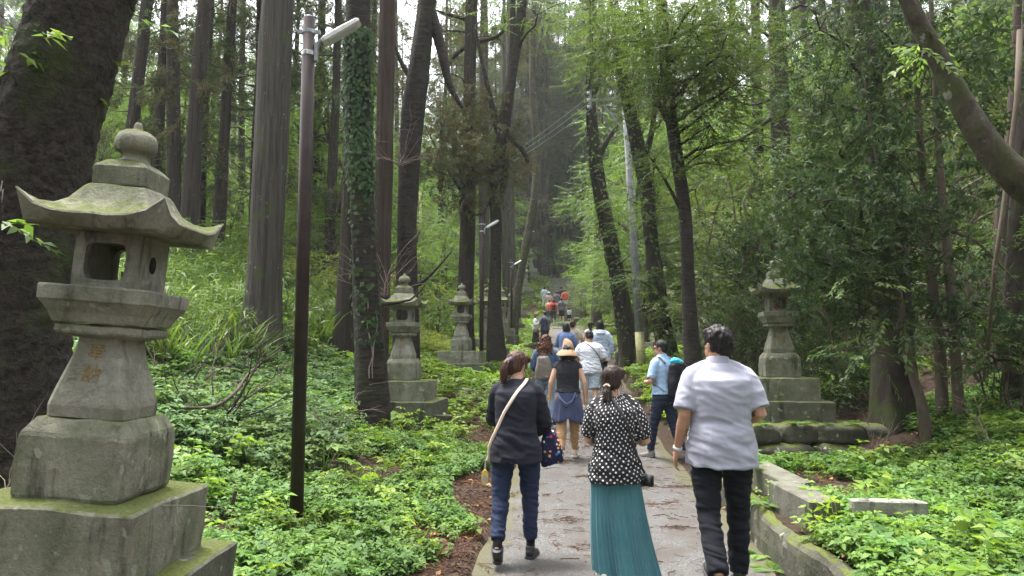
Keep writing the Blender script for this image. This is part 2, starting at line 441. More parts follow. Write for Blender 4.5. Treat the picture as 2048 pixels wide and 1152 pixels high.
# twig and needle litter on path and verge
def litter():
    V4 = []
    def strip(p, ang, L, wd, z):
        n = 4; pts = []
        a = ang; q = np.array(p, float)
        for k in range(n + 1):
            pts.append(q.copy()); a += RNG.normal(0, .35); q = q + np.array([math.cos(a), math.sin(a)]) * L / n
        for k in range(n):
            d = pts[k + 1] - pts[k]; nn = np.array([-d[1], d[0]]) / (np.hypot(*d) + 1e-9) * wd / 2
            zz0 = z(pts[k]); zz1 = z(pts[k + 1]); h = wd * .7
            V4.append([(pts[k][0] - nn[0], pts[k][1] - nn[1], zz0), (pts[k + 1][0] - nn[0], pts[k + 1][1] - nn[1], zz1), (pts[k + 1][0], pts[k + 1][1], zz1 + h), (pts[k][0], pts[k][1], zz0 + h)])
            V4.append([(pts[k][0], pts[k][1], zz0 + h), (pts[k + 1][0], pts[k + 1][1], zz1 + h), (pts[k + 1][0] + nn[0], pts[k + 1][1] + nn[1], zz1), (pts[k][0] + nn[0], pts[k][1] + nn[1], zz0)])
    zpath = lambda p: float(zp(p[1])) + .012
    zgr = lambda p: gz(p[0], p[1]) + .012
    for _ in range(40):                                   # small drifts of needles
        y = RNG.uniform(4.2, 13) ; s = RNG.uniform(-1.0, 1.0)
        c = np.array([xc(y) + s, y]); a0 = RNG.normal(0, .5); sp = RNG.uniform(.05, .13)
        for _ in range(int(RNG.integers(8, 34))):
            strip(c + np.array([RNG.normal(0, sp * 1.6), RNG.normal(0, sp * .6)]), a0 + RNG.normal(0, .5) + (PI if RNG.random() < .5 else 0), RNG.uniform(.03, .14), RNG.uniform(.004, .011), zpath)
    for _ in range(300):                                  # single twigs
        y = RNG.uniform(4, 14); s = RNG.uniform(-1.05, 1.05)
        strip((xc(y) + s, y), RNG.uniform(0, 6.3), RNG.uniform(.02, .3) ** 1.2, RNG.uniform(.003, .009), zpath)
    for _ in range(3200):                                 # verge
        y = RNG.uniform(4, 15); s = -HW - RNG.gamma(2., .22)
        if RNG.random() < .2: s = HW + .2 + RNG.gamma(2., .5)
        strip((xc(y) + s, y), RNG.uniform(0, 6.3), RNG.uniform(.05, .3), RNG.uniform(.005, .014), zgr)
    for _ in range(1500):                                 # around the lamp foot and lantern
        x, y = -1.5 + RNG.normal(0, .9), 5.6 + RNG.normal(0, 1.1)
        strip((x, y), RNG.uniform(0, 6.3), RNG.uniform(.08, .4), RNG.uniform(.005, .012), zgr)
    return np.array(V4)
lm = leafmat('dead_needle_litter', (.025, .014, .010), (.06, .034, .024), (.13, .08, .055), 0, .9, .2)
tag(link('twig_litter', quadmesh('twig_litter', litter()), lm), 'brown cedar twigs and dead needles strewn over path and verge', 'litter', kind='stuff')
# ================================================================ stone lanterns
def sq(h, z, cut=.12, c=(0, 0), n=1):
    k = h * (1 - cut)
    return [(c[0] + x, c[1] + y, z) for x, y in ((-k, -h), (k, -h), (h, -k), (h, k), (k, h), (-k, h), (-h, k), (-h, -k))]
def sqn(h, z, up=0.0, pw=4, n=9, rnd=0.0):
    pts = []
    per = []
    for q in range(n - 1): per.append((-1 + 2 * q / (n - 1), -1))
    for q in range(n - 1): per.append((1, -1 + 2 * q / (n - 1)))
    for q in range(n - 1): per.append((1 - 2 * q / (n - 1), 1))
    for q in range(n - 1): per.append((-1, 1 - 2 * q / (n - 1)))
    for x, y in per:
        c = min(abs(x), abs(y)); k = 1 - rnd * c ** 4
        pts.append((x * h * k, y * h * k, z + up * c ** pw))
    return pts
M['gold'] = plain('faded_gold_paint', (.18, .125, .05), .85, var=.6, scale=70)
M['hole_shade'] = plain('window_hole_shade', (.02, .02, .017), .95)  # shade inside the side openings, put in as a flat dark colour
def rough(o, amp, sc):
    """chip and wear the edges a little"""
    me = o.data
    for v in me.vertices:
        d = mnoise.noise_vector(Vector(v.co) * sc + o.location * .37)
        v.co += d * amp
    me.update()
def glyphs(chars, spots, size, mat, parent, name='inscription'):
    """spots: list of (centre z, surface y, tilt)"""
    vs, fs = [], []
    for ch, (z, y, tilt) in zip(chars, spots):
        cu = bpy.data.curves.new('glyph', 'FONT'); cu.body = ch; cu.size = size; cu.align_x = 'CENTER'; cu.align_y = 'CENTER'; cu.extrude = .0015; cu.offset = size * .012
        ob = bpy.data.objects.new('glyph', cu); COL.objects.link(ob)
        dg = bpy.context.evaluated_depsgraph_get(); me = bpy.data.meshes.new_from_object(ob.evaluated_get(dg))
        mt = Matrix.Translation((0, y, z)) @ Matrix.Rotation(PI / 2 - tilt, 4, 'X')
        b = len(vs); vs += [tuple(mt @ v.co) for v in me.vertices]; fs += [tuple(b + i for i in p.vertices) for p in me.polygons]
        bpy.data.objects.remove(ob); bpy.data.curves.remove(cu); bpy.data.meshes.remove(me)
    m = MB(); m.add(vs, fs)
    return m.build(name, mat, parent)
PIL = [(.98, .182), (1.03, .184), (1.05, .18), (1.12, .162), (1.20, .140), (1.27, .122), (1.33, .112), (1.355, .112)]
def pil_h(z): return float(np.interp(z, [p[0] for p in PIL], [p[1] for p in PIL]))
def make_lantern(label, loc, rz=0, mat='stone', steps=(.98, .78), crest=False, deep=.35, red=False, group='stone lanterns lining the path'):
    R = empty('stone_lantern', loc, label, 'stone lantern', group, rz)
    g = M[mat]; gd = M['stone_green'] if mat != 'stone_dark' else M['stone_dark']
    s2, s1 = steps[0] / 2, steps[1] / 2
    for h, z0, z1 in ((s2, -deep, .30), (s1, .30, .62)):
        m = MB(); m.rings([sqn(h, z0), sqn(h, z1 - .2), sqn(h, z1 - .012), sqn(h - .012, z1), sqn(h * .6, z1 + .002), sqn(h * .2, z1 + .002)]); o = m.build('step', gd if z0 > 0 else M['stone_dark'], R); rough(o, .012, 6)
    m = MB(); m.rings([sqn(.24, .622), sqn(.247, .64), sqn(.2475, .76), sqn(.245, .895), sqn(.239, .915), sqn(.206, .965), sqn(.197, .978), sqn(.1, .979)]); o = m.build('base_block', gd, R); rough(o, .008, 8)
    m = MB(); m.rings([sq(.174, .979, .16)] + [sq(h, z, .16) for z, h in PIL]); o = m.build('pillar', g, R); rough(o, .003, 12)
    m = MB(); m.rings([sqn(.125, 1.345), sqn(.176, 1.362), sqn(.182, 1.372), sqn(.18, 1.398), sqn(.17, 1.405), sqn(.10, 1.406)]); o = m.build('collar', g, R); rough(o, .004, 12)
    m = MB(); m.rings([sqn(.18, 1.408), sqn(.19, 1.415), sqn(.205, 1.455), sqn(.236, 1.505), sqn(.243, 1.512), sqn(.243, 1.572), sqn(.238, 1.58), sqn(.12, 1.581)]); o = m.build('platform', g, R); rough(o, .005, 10)
    # fire box: two walls and two pierced plates
    m = MB(); hb = .152
    m.rings([sqn(hb, 1.582), sqn(hb, 1.606), sqn(.1, 1.606)]); m.rings([sqn(hb, 1.80), sqn(hb, 1.838), sqn(.1, 1.838)])
    for sx in (-1, 1): m.box((sx * (hb - .025), 0, 1.703), (.05, 2 * hb - .002, .194))
    for sy in (-1, 1):
        n = 32; outer = []; inner = []
        for q in range(n):
            th = 2 * PI * (q + .5) / n; c, s = math.cos(th), math.sin(th); k = 1 / max(abs(c), abs(s))
            outer.append((c * k * (hb - .001), s * k * .0985))
            e = .42; inner.append((math.copysign(abs(c) ** e, c) * .098, math.copysign(abs(s) ** e, s) * .088))
        y0, y1 = sy * hb, sy * (hb - .05); zc = 1.703
        m.rings([[(x, y1, zc + z) for x, z in outer], [(x, y0, zc + z) for x, z in outer], [(x, y0, zc + z) for x, z in inner], [(x, y1, zc + z) for x, z in inner]], False)
    m.build('firebox', g, R)
    m = MB()
    for sx in (-1, 1):
        c = (sx * (hb + .002), 0, 1.71)
        m.rings([[(c[0], r * math.cos(2 * PI * q / 20), c[2] + r * 1.25 * math.sin(2 * PI * q / 20)) for q in range(20)] for r in (.034, .02)])
    m.build('side_window', M['hole_shade'], R)
    m = MB()
    m.rings([sqn(.12, 1.839), sqn(.30, 1.842), sqn(.309, 1.85), sqn(.338, 1.885, .095), sqn(.343, 1.893, .098), sqn(.338, 1.903, .093), sqn(.305, 1.912, .055), sqn(.27, 1.925, .028), sqn(.235, 1.947, .012, rnd=.03),
             sqn(.20, 1.985, .0, rnd=.06), sqn(.178, 2.025, 0, rnd=.08), sqn(.162, 2.055, 0, rnd=.1), sqn(.148, 2.07, 0, rnd=.1), sqn(.09, 2.078)])
    o = m.build('roof', M['stone_green'], R, smooth=False); rough(o, .007, 9)
    m = MB(); m.rings([sqn(.124, 2.073), sqn(.126, 2.08), sqn(.126, 2.165), sqn(.118, 2.176), sqn(.085, 2.202), sqn(.04, 2.204)]); o = m.build('cap_block', gd, R); rough(o, .004, 12)
    m = MB(); m.lathe([(r_, z_ + .03) for r_, z_ in [(.02, 2.17), (.078, 2.172), (.076, 2.183), (.064, 2.192), (.06, 2.212), (.07, 2.224), (.088, 2.232), (.099, 2.25), (.1, 2.27), (.097, 2.292), (.085, 2.318), (.06, 2.336), (.03, 2.345), (.02, 2.35), (.021, 2.37), (.013, 2.383), (.003, 2.385)]], 28)
    o = m.build('finial', gd, R, smooth=True); rough(o, .003, 14)
    def spot(z): return (z, -pil_h(z) - .0015, math.atan((pil_h(z - .03) - pil_h(z + .03)) / .06))
    glyphs('奉納', [spot(1.275), spot(1.175)], .088, M['gold'], R)
    if crest:
        m = MB()
        def flower(cx_, zc, r, n=5):
            for q in range(n):
                a0 = 2 * PI * q / n + .4; cx2, cz2 = cx_ + r * .62 * math.cos(a0), zc + r * .62 * math.sin(a0)
                pts = []
                for e in range(13):
                    th = a0 - 2.0 + 4.0 * e / 12
                    x, z = cx2 + r * .42 * math.cos(th), cz2 + r * .42 * math.sin(th)
                    pts.append((x, -pil_h(z) - .0005, z))
                m.tube(pts, .0022, 5)
        flower(-.035, 1.115, .075); flower(.06, 1.16, .04); flower(-.06, 1.2, .03)
        m.build('crest', M['stone'], R)
    return R
L1 = make_lantern('large mossy stone lantern in the left foreground beside the huge leaning trunk', (-2.065, 3.577, .30), 0, 'stone', (1.06, .78), True)
L1.rotation_euler = (0, math.radians(4.2), 0); L1.scale = (1, 1, 1.02)
M['steel'] = plain('dull_steel', (.35, .34, .32), .35, .9)
c = MB(); c.lathe([(.02, 0), (.021, .09), (.019, .09), (.018, .01)], 16)
o = c.build('offering_cup', M['steel'], smooth=True); o.location = (-1.945, 3.63, 1.913); tag(o, 'small steel offering cup inside the fire box of the foreground stone lantern', 'cup')
def lan(label, Y, s, **kw):
    x = xc(Y) + s
    return make_lantern(label, (x, Y, gz(x, Y) + kw.pop('dz', 0)), -.066 + kw.pop('rot', 0), **kw)
L2 = make_lantern('grey stone lantern standing right beside the ivy covered trunk on the left', (at(806, 800, 12.2).x, 12.2, .52), -.1, 'stone', (1.28, .95))
L3 = make_lantern('slim stone lantern on the left between the ivy tree lantern and the second lamp post', (at(922, 800, 19.2).x, 19.2, 1.02), -.1, 'stone', (1.45, 1.1))
LR = make_lantern('mossy stone lantern on the right terrace with a red doll in its fire box', (at(1561, 800, 10.75).x, 10.75, .62), -.14, 'stone_green', (1.2, .9))
d = MB(); d.lathe([(.004, 0), (.028, 0), (.03, .03), (.02, .065), (.012, .07), (.02, .08), (.024, .098), (.016, .118), (.003, .125)], 16)
M['red'] = plain('red_cloth', (.55, .05, .06), .8, var=.25)
o = d.build('red_doll', M['red'], smooth=True); o.location = (LR.location.x - .02, LR.location.y - .02, LR.location.z + 1.606); tag(o, 'small red doll inside the fire box of the right terrace lantern', 'doll')
far = [(25, -3, 'stone lantern half hidden behind the dark curved trunk left of the path', 0, .02),
       (33, -3.1, 'stone lantern on the left just behind the third lamp post', 0, .1), (41, -3.2, 'stone lantern on the left between the third and fourth lamp posts', .05, 0),
       (17.6, 3.0, 'stone lantern on the right half hidden behind the straight black trunk', 0, 0), (24.5, 3.1, 'stone lantern just right of the pale utility pole foot', .1, 0),
       (53.5, 2.9, 'stone lantern right of the mossy trunk beyond the utility pole', .1, .05)]
for (Y, s, lab, r, dz) in far:
    c = copy_tree(L3 if s < 0 else LR); x = xc(Y) + s
    c.location = (x, Y, gz(x, Y)); c.rotation_euler = (0, 0, -.066 + r); c['label'] = lab
for k, (Y, s) in enumerate([(50, -3.3), (57, -3.2), (61, 2.6), (64, 3.2), (67, 2.4), (70, 3.0), (63, -3), (69, -2.8), (73, 2.7), (58, 4.4), (66, 4.6)]):
    c = copy_tree(LR if s > 0 else L3); x = xc(Y) + s
    c.location = (x, Y, gz(x, Y) + (.0)); c.rotation_euler = (0, 0, .1 * math.sin(k * 3)); c['label'] = 'tiny weathered stone lantern flanking the far stairs at the top'; c['group'] = 'lanterns beside the far stairs'
# lantern-like terraces of rough stone beside the far stairs
for k, (px, py, Y, w_) in enumerate([(1228, 655, 40, 1.6), (1205, 672, 36, 1.3), (1168, 640, 50, 1.5), (1262, 705, 23, 1.0), (1248, 690, 27, 1.1), (1195, 610, 62, 1.8), (1165, 625, 56, 1.3), (1020, 632, 52, 1.5)]):
    p = at(px, py, Y); m = MB()
    for q in range(3): rockshape(m, ((q - 1) * w_ * .34, random.uniform(-.05, .05), 0), (w_ * .36, .6, .5 * random.uniform(.8, 1.1)), 0, 300 + k * 5 + q, 7)
    o = m.build('stone_footing', M['rock'], smooth=True); o.location = (p.x, Y, gz(p.x, Y) + .15)
    tag(o, 'rough dark stone footing on the grassy bank far up the right side' if px > 1100 else 'rough dark stone footing on the left bank by the far stairs', 'stone footing', 'stone footings up the path' if px > 1100 else None)

# ================================================================ lamp posts
t = NT('brown_lacquered_steel'); v = t.coord('Object', rand=True)
t.set(t.ramp(t.noise(v, 5, 6), [(.35, (.022, .014, .013)), (.7, (.042, .027, .025))]), .5, 0, .2); M['pole'] = t.m
M['galv'] = plain('galvanised_grey', (.25, .265, .28), .5, .4)
M['lampgrey'] = plain('light_grey_housing', (.58, .58, .56), .45, .1)
t = NT('frosted_lamp_cover'); t.set((.42, .43, .42), .12, 0, .7); M['lens'] = t.m
def make_lamp(loc, label):
    R = empty('lamp_post', loc, label, 'lamp post', 'brown lamp posts along the left side')
    H = 4.36
    m = MB(); m.lathe([(.056, -.4), (.056, H - .33), (.051, H - .325), (.051, H - .012), (.042, H)], 28); m.build('pole', M['pole'], R, smooth=True)
    m = MB(); m.lathe([(.059, H - .36), (.059, H - .325), (.054, H - .32)], 24); m.build('joint_band', M['steel'], R)
    m = MB(); m.lathe([(.054, H - .16), (.058, H - .158), (.058, H - .128), (.054, H - .126)], 24)
    for a in (PI, 0): m.box((math.cos(a) * .075, 0, H - .143), (.05, .03, .03))
    m.tube([(-.09, .0, H - .15), (-.13, 0, H - .1), (-.1, -.05, H - .06)], .008, 6)
    m.build('clamp', M['galv'], R)
    m = MB(); m.tube([(-.1, -.03, H - .15), (-.14, -.02, H - .3), (-.1, 0, H - .42), (-.058, 0, H - .5)], .006, 6); m.build('cable', M['pole'], R)
    m = MB(); m.box((.068, 0, H - .33), (.028, .05, .17), 0, .005); m.tube([(.07, 0, H - .3), (.09, 0, H - .24), (.135, 0, H - .2)], .02, 10); m.build('bracket', M['galv'], R)
    a = math.radians(31); hd = MB()
    mt = Matrix.Translation((.125, 0, H - .235)) @ Matrix.Rotation(-a, 4, 'Y') @ Matrix.Diagonal((.88, .8, .62, 1))
    prof = []
    for x, wy, z0, z1 in ((0, .05, -.02, .03), (.03, .075, -.035, .045), (.2, .08, -.035, .05), (.4, .075, -.03, .04), (.43, .06, -.02, .025)):
        prof.append([mt @ Vector((x, y, z)) for y, z in ((-wy, z0), (wy, z0), (wy, z1 * .5), (wy * .7, z1), (-wy * .7, z1), (-wy, z1 * .5))])
    hd.rings(prof); h = hd.build('lamp_head', M['lampgrey'], R)
    ln = MB(); pr = []
    for x, wy, z0 in ((.05, .06, -.037), (.07, .066, -.055), (.36, .06, -.052), (.385, .05, -.036)):
        pr.append([mt @ Vector((x, y, z)) for y, z in ((-wy, z0), (wy, z0), (wy, -.03), (-wy, -.03))])
    ln.rings(pr); ln.build('lens', M['lens'], h)
    return R
p1 = at(593, 1030, 6.2)
LP1 = make_lamp((p1.x, 6.2, .21), 'tall glossy brown lamp post in the left foreground with a tilted grey floodlight')
for k, (px, Y, lab) in enumerate([(963, 19.5, 'brown lamp post second nearest, in front of the slim lantern'), (1023, 32.7, 'brown lamp post third nearest, left of the couple on the path'), (1040, 45.6, 'brown lamp post fourth nearest, just right of the third'),
                                  (1058, 61, 'thin grey brown lamp post left of the far walkers'), (1062, 74, 'faint lamp post close behind the one left of the far walkers'), (1067, 88, 'faintest lamp post at the top of the far stairs')]):
    c = copy_tree(LP1); p = at(px, 700, Y); c.location = (p.x, Y, {0: .86, 1: 1.45, 2: 2.75}.get(k, gz(p.x, Y))); c['label'] = lab

# ================================================================ utility poles and cables
t = NT('pale_concrete_pole'); v = t.coord('Object')
t.set(t.ramp(t.noise(v, 6, 7, .7), [(.35, (.17, .18, .18)), (.65, (.30, .31, .31))]), .8, 0, .3); t.bump(t.noise(v, 30, 4), .2, .01); M['concrete'] = t.m
M['sleeve'] = plain('yellow_green_sleeve', (.26, .25, .11), .6, var=.3, scale=8)
M['cable'] = plain('teal_grey_cable', (.30, .42, .42), .6)
M['blackcable'] = plain('black_cable', (.03, .03, .03), .6)
pa, pb, pm = at(1284, 738, 20), at(1258, 330, 20), at(1278.5, 664, 20)
dirp = (pb - pa).normalized(); ptop = pa + dirp * 8.0
R = empty('utility_pole', (pa.x, 20, gz(pa.x, 20)), 'leaning pale utility pole with a yellow green foot right of the path', 'utility pole')
loc = R.location.copy()
m = MB(); m.tube([pm - loc, pa + dirp * 4 - loc, ptop - loc], [.115, .1, .085], 20); m.build('shaft', M['concrete'], R, smooth=True)
m = MB(); m.tube([pa - dirp * .4 - loc, pm + dirp * .002 - loc], [.132, .124], 20); m.build('foot_sleeve', M['sleeve'], R, smooth=True)
m = MB()
for h in (2.2, 3.5): q = pa + dirp * h - loc; m.tube([q - dirp * .03, q + dirp * .03], .118, 20)
m.build('steel_band', M['galv'], R)
a0, a1 = at(1180, 196, 20), at(1245, 204, 20)
m = MB(); m.box(tuple((a0 + a1) / 2 - loc), ((a1 - a0).length, .08, .08)); m.tube([at(1205, 208, 19.95) - loc, at(1247, 262, 19.95) - loc], .03, 6); m.build('crossarm', M['galv'], R)
m = MB(); q = at(1181, 200, 19.98) - loc; m.tube([q + Vector((0, 0, -.25)), q + Vector((0, 0, .3))], .035, 8); m.build('insulator_rack', M['galv'], R)
for dz in (-.2, 0, .2): b = MB(); b.lathe([(.01, -.04), (.045, -.03), (.05, 0), (.045, .03), (.01, .04)], 12, tuple(q + Vector((-.05, 0, dz)))); b.build('insulator', M['lampgrey'], R, True)
p2t, p2b = at(840, 384, 37), at(843, 600, 37)
R2 = empty('utility_pole', (p2b.x, 37, gz(p2b.x, 37)), 'thin distant utility pole among the bright shrubs on the left', 'utility pole')
m = MB(); m.tube([(0, 0, -.3), p2t - R2.location], [.1, .075], 14); m.build('shaft', M['sleeve'], R2, True)
m = MB(); m.box(tuple(p2t - R2.location + Vector((0, 0, -.15))), (.26, .08, .08)); m.build('crossarm', M['galv'], R2)
def cable(A, B, sag, r, mat, label, group=None):
    pts = [A.lerp(B, t / 16) + Vector((0, 0, -sag * 4 * (t / 16) * (1 - t / 16))) for t in range(17)]
    m = MB(); m.tube(pts, r, 5); tag(m.build('power_cable', mat, smooth=True), label, 'cable', group)
for k, dz in enumerate((-.2, 0, .2)):
    cable(at(1180, 205, 19.95) + Vector((0, 0, dz)), p2t + Vector((0, 0, -.12 + dz * .35)), .55, .005, M['cable'], ['lowest', 'middle', 'uppermost'][k] + ' pale teal cable strung from the crossarm to the distant pole')
cable(at(1181, 185, 19.95), Vector((-.62, -6, 8.9)), .2, .014, M['blackcable'], 'dark cable rising from the crossarm overhead, left of two')
cable(at(1184, 185, 20.05), Vector((-.5, -6, 8.9)), .2, .014, M['blackcable'], 'dark cable rising from the crossarm overhead, right of two')
# ================================================================ leaves
def unit(a): return a / (np.linalg.norm(a, axis=-1, keepdims=True) + 1e-9)
def leafquads(P, A, N, L, W, fold=.12, droop=.15):
    """rhombic leaves: base P, axis A, upper side N"""
    A = unit(A); N = unit(N - A * np.sum(A * N, -1, keepdims=True)); B = np.cross(A, N)
    L = np.asarray(L)[..., None]; W = np.asarray(W)[..., None]
    mid = P + A * L * .42 + N * L * fold * .5
    return np.stack([P, mid + B * W * .5, P + A * L - N * L * droop, mid - B * W * .5], -2)
def rot_frames(yaw, pitch, roll):
    cy, sy, cp, sp, cr, sr = np.cos(yaw), np.sin(yaw), np.cos(pitch), np.sin(pitch), np.cos(roll), np.sin(roll)
    R = np.empty(yaw.shape + (3, 3))
    R[..., 0, 0] = cy * cp; R[..., 0, 1] = cy * sp * sr - sy * cr; R[..., 0, 2] = cy * sp * cr + sy * sr
    R[..., 1, 0] = sy * cp; R[..., 1, 1] = sy * sp * sr + cy * cr; R[..., 1, 2] = sy * sp * cr - cy * sr
    R[..., 2, 0] = -sp; R[..., 2, 1] = cp * sr; R[..., 2, 2] = cp * cr
    return R
def scatter(templates, pos, yaw, pitch, roll, scale):
    """each position gets one of the templates; returns (k,4,3) quads"""
    out = []; n = len(pos); which = RNG.integers(0, len(templates), n)
    for ti, T in enumerate(templates):
        I = np.where(which == ti)[0]
        if not len(I): continue
        R = rot_frames(yaw[I], pitch[I], roll[I])
        V = np.einsum('nij,kqj->nkqi', R, T) * scale[I][:, None, None, None] + pos[I][:, None, None, :]
        out.append(V.reshape(-1, 4, 3))
    return np.concatenate(out).astype(np.float32)

def tpl_twig(L=.5, n=16, leaf=.085, wd=.45, spread=.9, droop=.2, flat=.3):
    """a leafy twig along +X, leaves two-ranked"""
    k = np.arange(n); s = np.where(k % 2 == 0, 1, -1); t = (k + .5) / n
    P = np.stack([t * L, 0 * t, -.12 * L * t ** 2], -1)
    P[:, 1] += RNG.normal(0, .012, n)
    ang = s * (spread * (1 - .55 * t)) + RNG.normal(0, .25, n)
    A = np.stack([np.cos(ang), np.sin(ang), RNG.normal(-droop, .25, n)], -1)
    N = np.stack([RNG.normal(0, flat, n), RNG.normal(0, flat, n), np.ones(n)], -1)
    l = leaf * RNG.uniform(.7, 1.2, n) * (1 - .25 * t)
    q = leafquads(P, A, N, l, l * wd)
    st = np.array([[[0, -.004, 0], [L, -.002, -.12 * L], [L, .002, -.12 * L], [0, .004, 0]]])
    return np.concatenate([q, st])
def tpl_whorl(n=7, leaf=.13, wd=.3):
    """terminal rosette of long glossy leaves, as on an evergreen shrub"""
    a = np.linspace(0, 2 * PI, n, endpoint=False) + RNG.normal(0, .2, n)
    P = np.stack([.25 + 0 * a, 0 * a, 0 * a], -1) + RNG.normal(0, .015, (n, 3))
    A = np.stack([.55 + RNG.normal(0, .2, n), np.cos(a), np.sin(a) - .25], -1)
    N = np.stack([np.ones(n) * .8, -.5 * np.cos(a), .6 + 0 * a], -1)
    q = leafquads(P, A, N, leaf * RNG.uniform(.75, 1.2, n), leaf * wd * np.ones(n), .08, .12)
    return q
def tpl_cedar(L=.4, n=30, leaf=.11):
    """drooping cedar spray along +X"""
    t = RNG.uniform(.1, 1, n)
    P = np.stack([t * L, RNG.normal(0, .03, n) * (1.3 - t), -.35 * L * t ** 2 + RNG.normal(0, .02, n)], -1)
    A = np.stack([RNG.uniform(.4, 1.2, n), RNG.normal(0, .7, n), RNG.normal(-.25, .55, n)], -1)
    N = RNG.normal(0, 1, (n, 3))
    l = leaf * RNG.uniform(.6, 1.3, n)
    return leafquads(P, A, N, l, l * .2, .05, .1)
T_TWIG = [tpl_twig() for _ in range(5)]
T_TWIGS = [tpl_twig(.42, 22, .055, .5) for _ in range(5)]
T_WHORL = [tpl_whorl() for _ in range(6)] + [np.concatenate([tpl_whorl(6, .12), tpl_twig(.25, 4, .11, .3)]) for _ in range(3)]
T_CEDAR = [tpl_cedar() for _ in range(6)]

M['leaf_bright'] = leafmat('bright_deciduous_leaf', (.065, .13, .034), (.105, .185, .05), (.155, .24, .08), .58, .55, .3)
M['leaf_canopy'] = leafmat('canopy_leaf', (.048, .088, .024), (.074, .122, .035), (.108, .165, .055), .42, .55, .25)
M['leaf_mid'] = leafmat('mid_green_leaf', (.055, .11, .034), (.085, .15, .048), (.125, .195, .07), .5, .5, .35)
M['leaf_olive'] = leafmat('dull_olive_leaf', (.055, .09, .028), (.085, .13, .042), (.12, .17, .062), .45, .55, .35)
M['leaf_dark'] = leafmat('glossy_dark_evergreen_leaf', (.026, .052, .024), (.040, .074, .032), (.062, .105, .042), .34, .68, .14)
M['leaf_ivy'] = leafmat('ivy_leaf', (.016, .042, .012), (.028, .066, .02), (.052, .10, .034), .2, .6, .2)
M['leaf_cedar'] = leafmat('cedar_needle', (.045, .08, .033), (.065, .11, .044), (.09, .14, .055), .38, .6, .25, (.095, .06, .04))
M['leaf_cedar_dry'] = leafmat('dry_cedar_needle', (.055, .085, .038), (.075, .095, .045), (.095, .085, .05), .3, .7, .2, (.12, .075, .05))
M['leaf_yellow'] = leafmat('yellow_green_leaf', (.12, .18, .03), (.17, .22, .03), (.22, .25, .05), .45, .55, .3)

# ================================================================ trunks
def smooth_path(pts, step):
    """pts rows x,y,z,r -> catmull-rom resampled rows"""
    P = np.asarray(pts, float); out = []
    n = len(P)
    for i in range(n - 1):
        p0, p1, p2, p3 = P[max(i - 1, 0)], P[i], P[i + 1], P[min(i + 2, n - 1)]
        d = np.linalg.norm(p2[:3] - p1[:3]); k = max(1, int(math.ceil(d / step)))
        for q in range(k):
            t = q / k
            out.append(.5 * ((2 * p1) + (-p0 + p2) * t + (2 * p0 - 5 * p1 + 4 * p2 - p3) * t * t + (-p0 + 3 * p1 - 3 * p2 + p3) * t ** 3))
    out.append(P[-1]); out = np.array(out); out[:, 3] = np.maximum(out[:, 3], .004)
    return out
def sweep(rows, n=14, rough=.06, flare=0.0, lobes=5, seed=0, rug=0.0):
    rows = np.asarray(rows, float); m = len(rows); rg = np.random.default_rng(seed + 11)
    tan = np.gradient(rows[:, :3], axis=0) if m > 1 else np.array([[0, 0, 1.]])
    tan = unit(tan); th = np.linspace(0, 2 * PI, n, endpoint=False)
    V = np.empty((m, n, 3)); up = np.array([1., 0, 0]) if abs(tan[0][0]) < .9 else np.array([0, 1., 0])
    dist = np.concatenate([[0], np.cumsum(np.linalg.norm(np.diff(rows[:, :3], axis=0), axis=1))])
    ph = rg.uniform(0, 6.28, 6)
    for i in range(m):
        t = tan[i]; a = up - t * up.dot(t); a /= np.linalg.norm(a); b = np.cross(t, a); up = a
        h = dist[i]
        k = 1 + rough * (np.sin(2 * th + ph[0] + h * 1.1) + .7 * np.sin(3 * th + ph[1] - h * 1.9) + .6 * np.sin(7 * th + ph[2] + h * .7) * .6) + rg.normal(0, rough * .22, n)
        if flare: k += flare * math.exp(-max(h - .25, 0) / .35) * (.55 + .45 * np.sin(lobes * th + ph[3]))
        if rug:
            q = rg.normal(0, 1, n); q = (q + np.roll(q, 1) + np.roll(q, 2)) / 1.7; q = .85 * q + .15 * (prevq if i else q); prevq = q; k += rug * q
        V[i] = rows[i, :3] + rows[i, 3] * k[:, None] * (a * np.cos(th)[:, None] + b * np.sin(th)[:, None])
    i, j = np.meshgrid(np.arange(m - 1), np.arange(n), indexing='ij'); i = i.ravel(); j = j.ravel(); j2 = (j + 1) % n
    Q = np.stack([i * n + j, i * n + j2, (i + 1) * n + j2, (i + 1) * n + j], -1)
    return V.reshape(-1, 3), Q
def joinm(parts):
    Vs, Qs, b = [], [], 0
    for V, Q in parts: Vs.append(V); Qs.append(Q + b); b += len(V)
    return np.concatenate(Vs), np.concatenate(Qs)
def px_rows(pts, Y):
    rows = []
    for p in pts:
        y = p[3] if len(p) > 3 else Y
        w = at(p[0], p[1], y); rows.append((w.x, w.y, w.z, p[2] / 2 * y / F))
    return rows
def grow(rows, H, ground_base=True, taper=.25, bend=.0):
    """carry a trunk seen in the picture down into the soil and up to height H"""
    rows = [tuple(r) for r in rows]
    if ground_base:
        x, y, z, r = rows[0]; g = gz(x, y)
        if z > g + .05:
            d = np.array(rows[1][:3]) - np.array(rows[0][:3]); d = d / max(d[2], .2)
            k = min((z - g), 1.5); rows.insert(0, (x - d[0] * k * .6, y, g - .05, r * 1.05)); x = rows[0][0]
        rows.insert(0, (x, y, min(g, z) - .45, r * 1.12))
    if H:
        x, y, z, r = rows[-1]
        if H > z + .5:
            d = np.array(rows[-1][:3]) - np.array(rows[-2][:3]); d /= np.linalg.norm(d); d[2] = max(d[2], .6); d /= d[2]
            n = 3
            for q in range(1, n + 1):
                h = (H - z) * q / n
                rows.append((x + d[0] * h * .7 + bend * q, y + d[1] * h * .7, z + h, r * (1 - (1 - taper) * q / n)))
    return rows
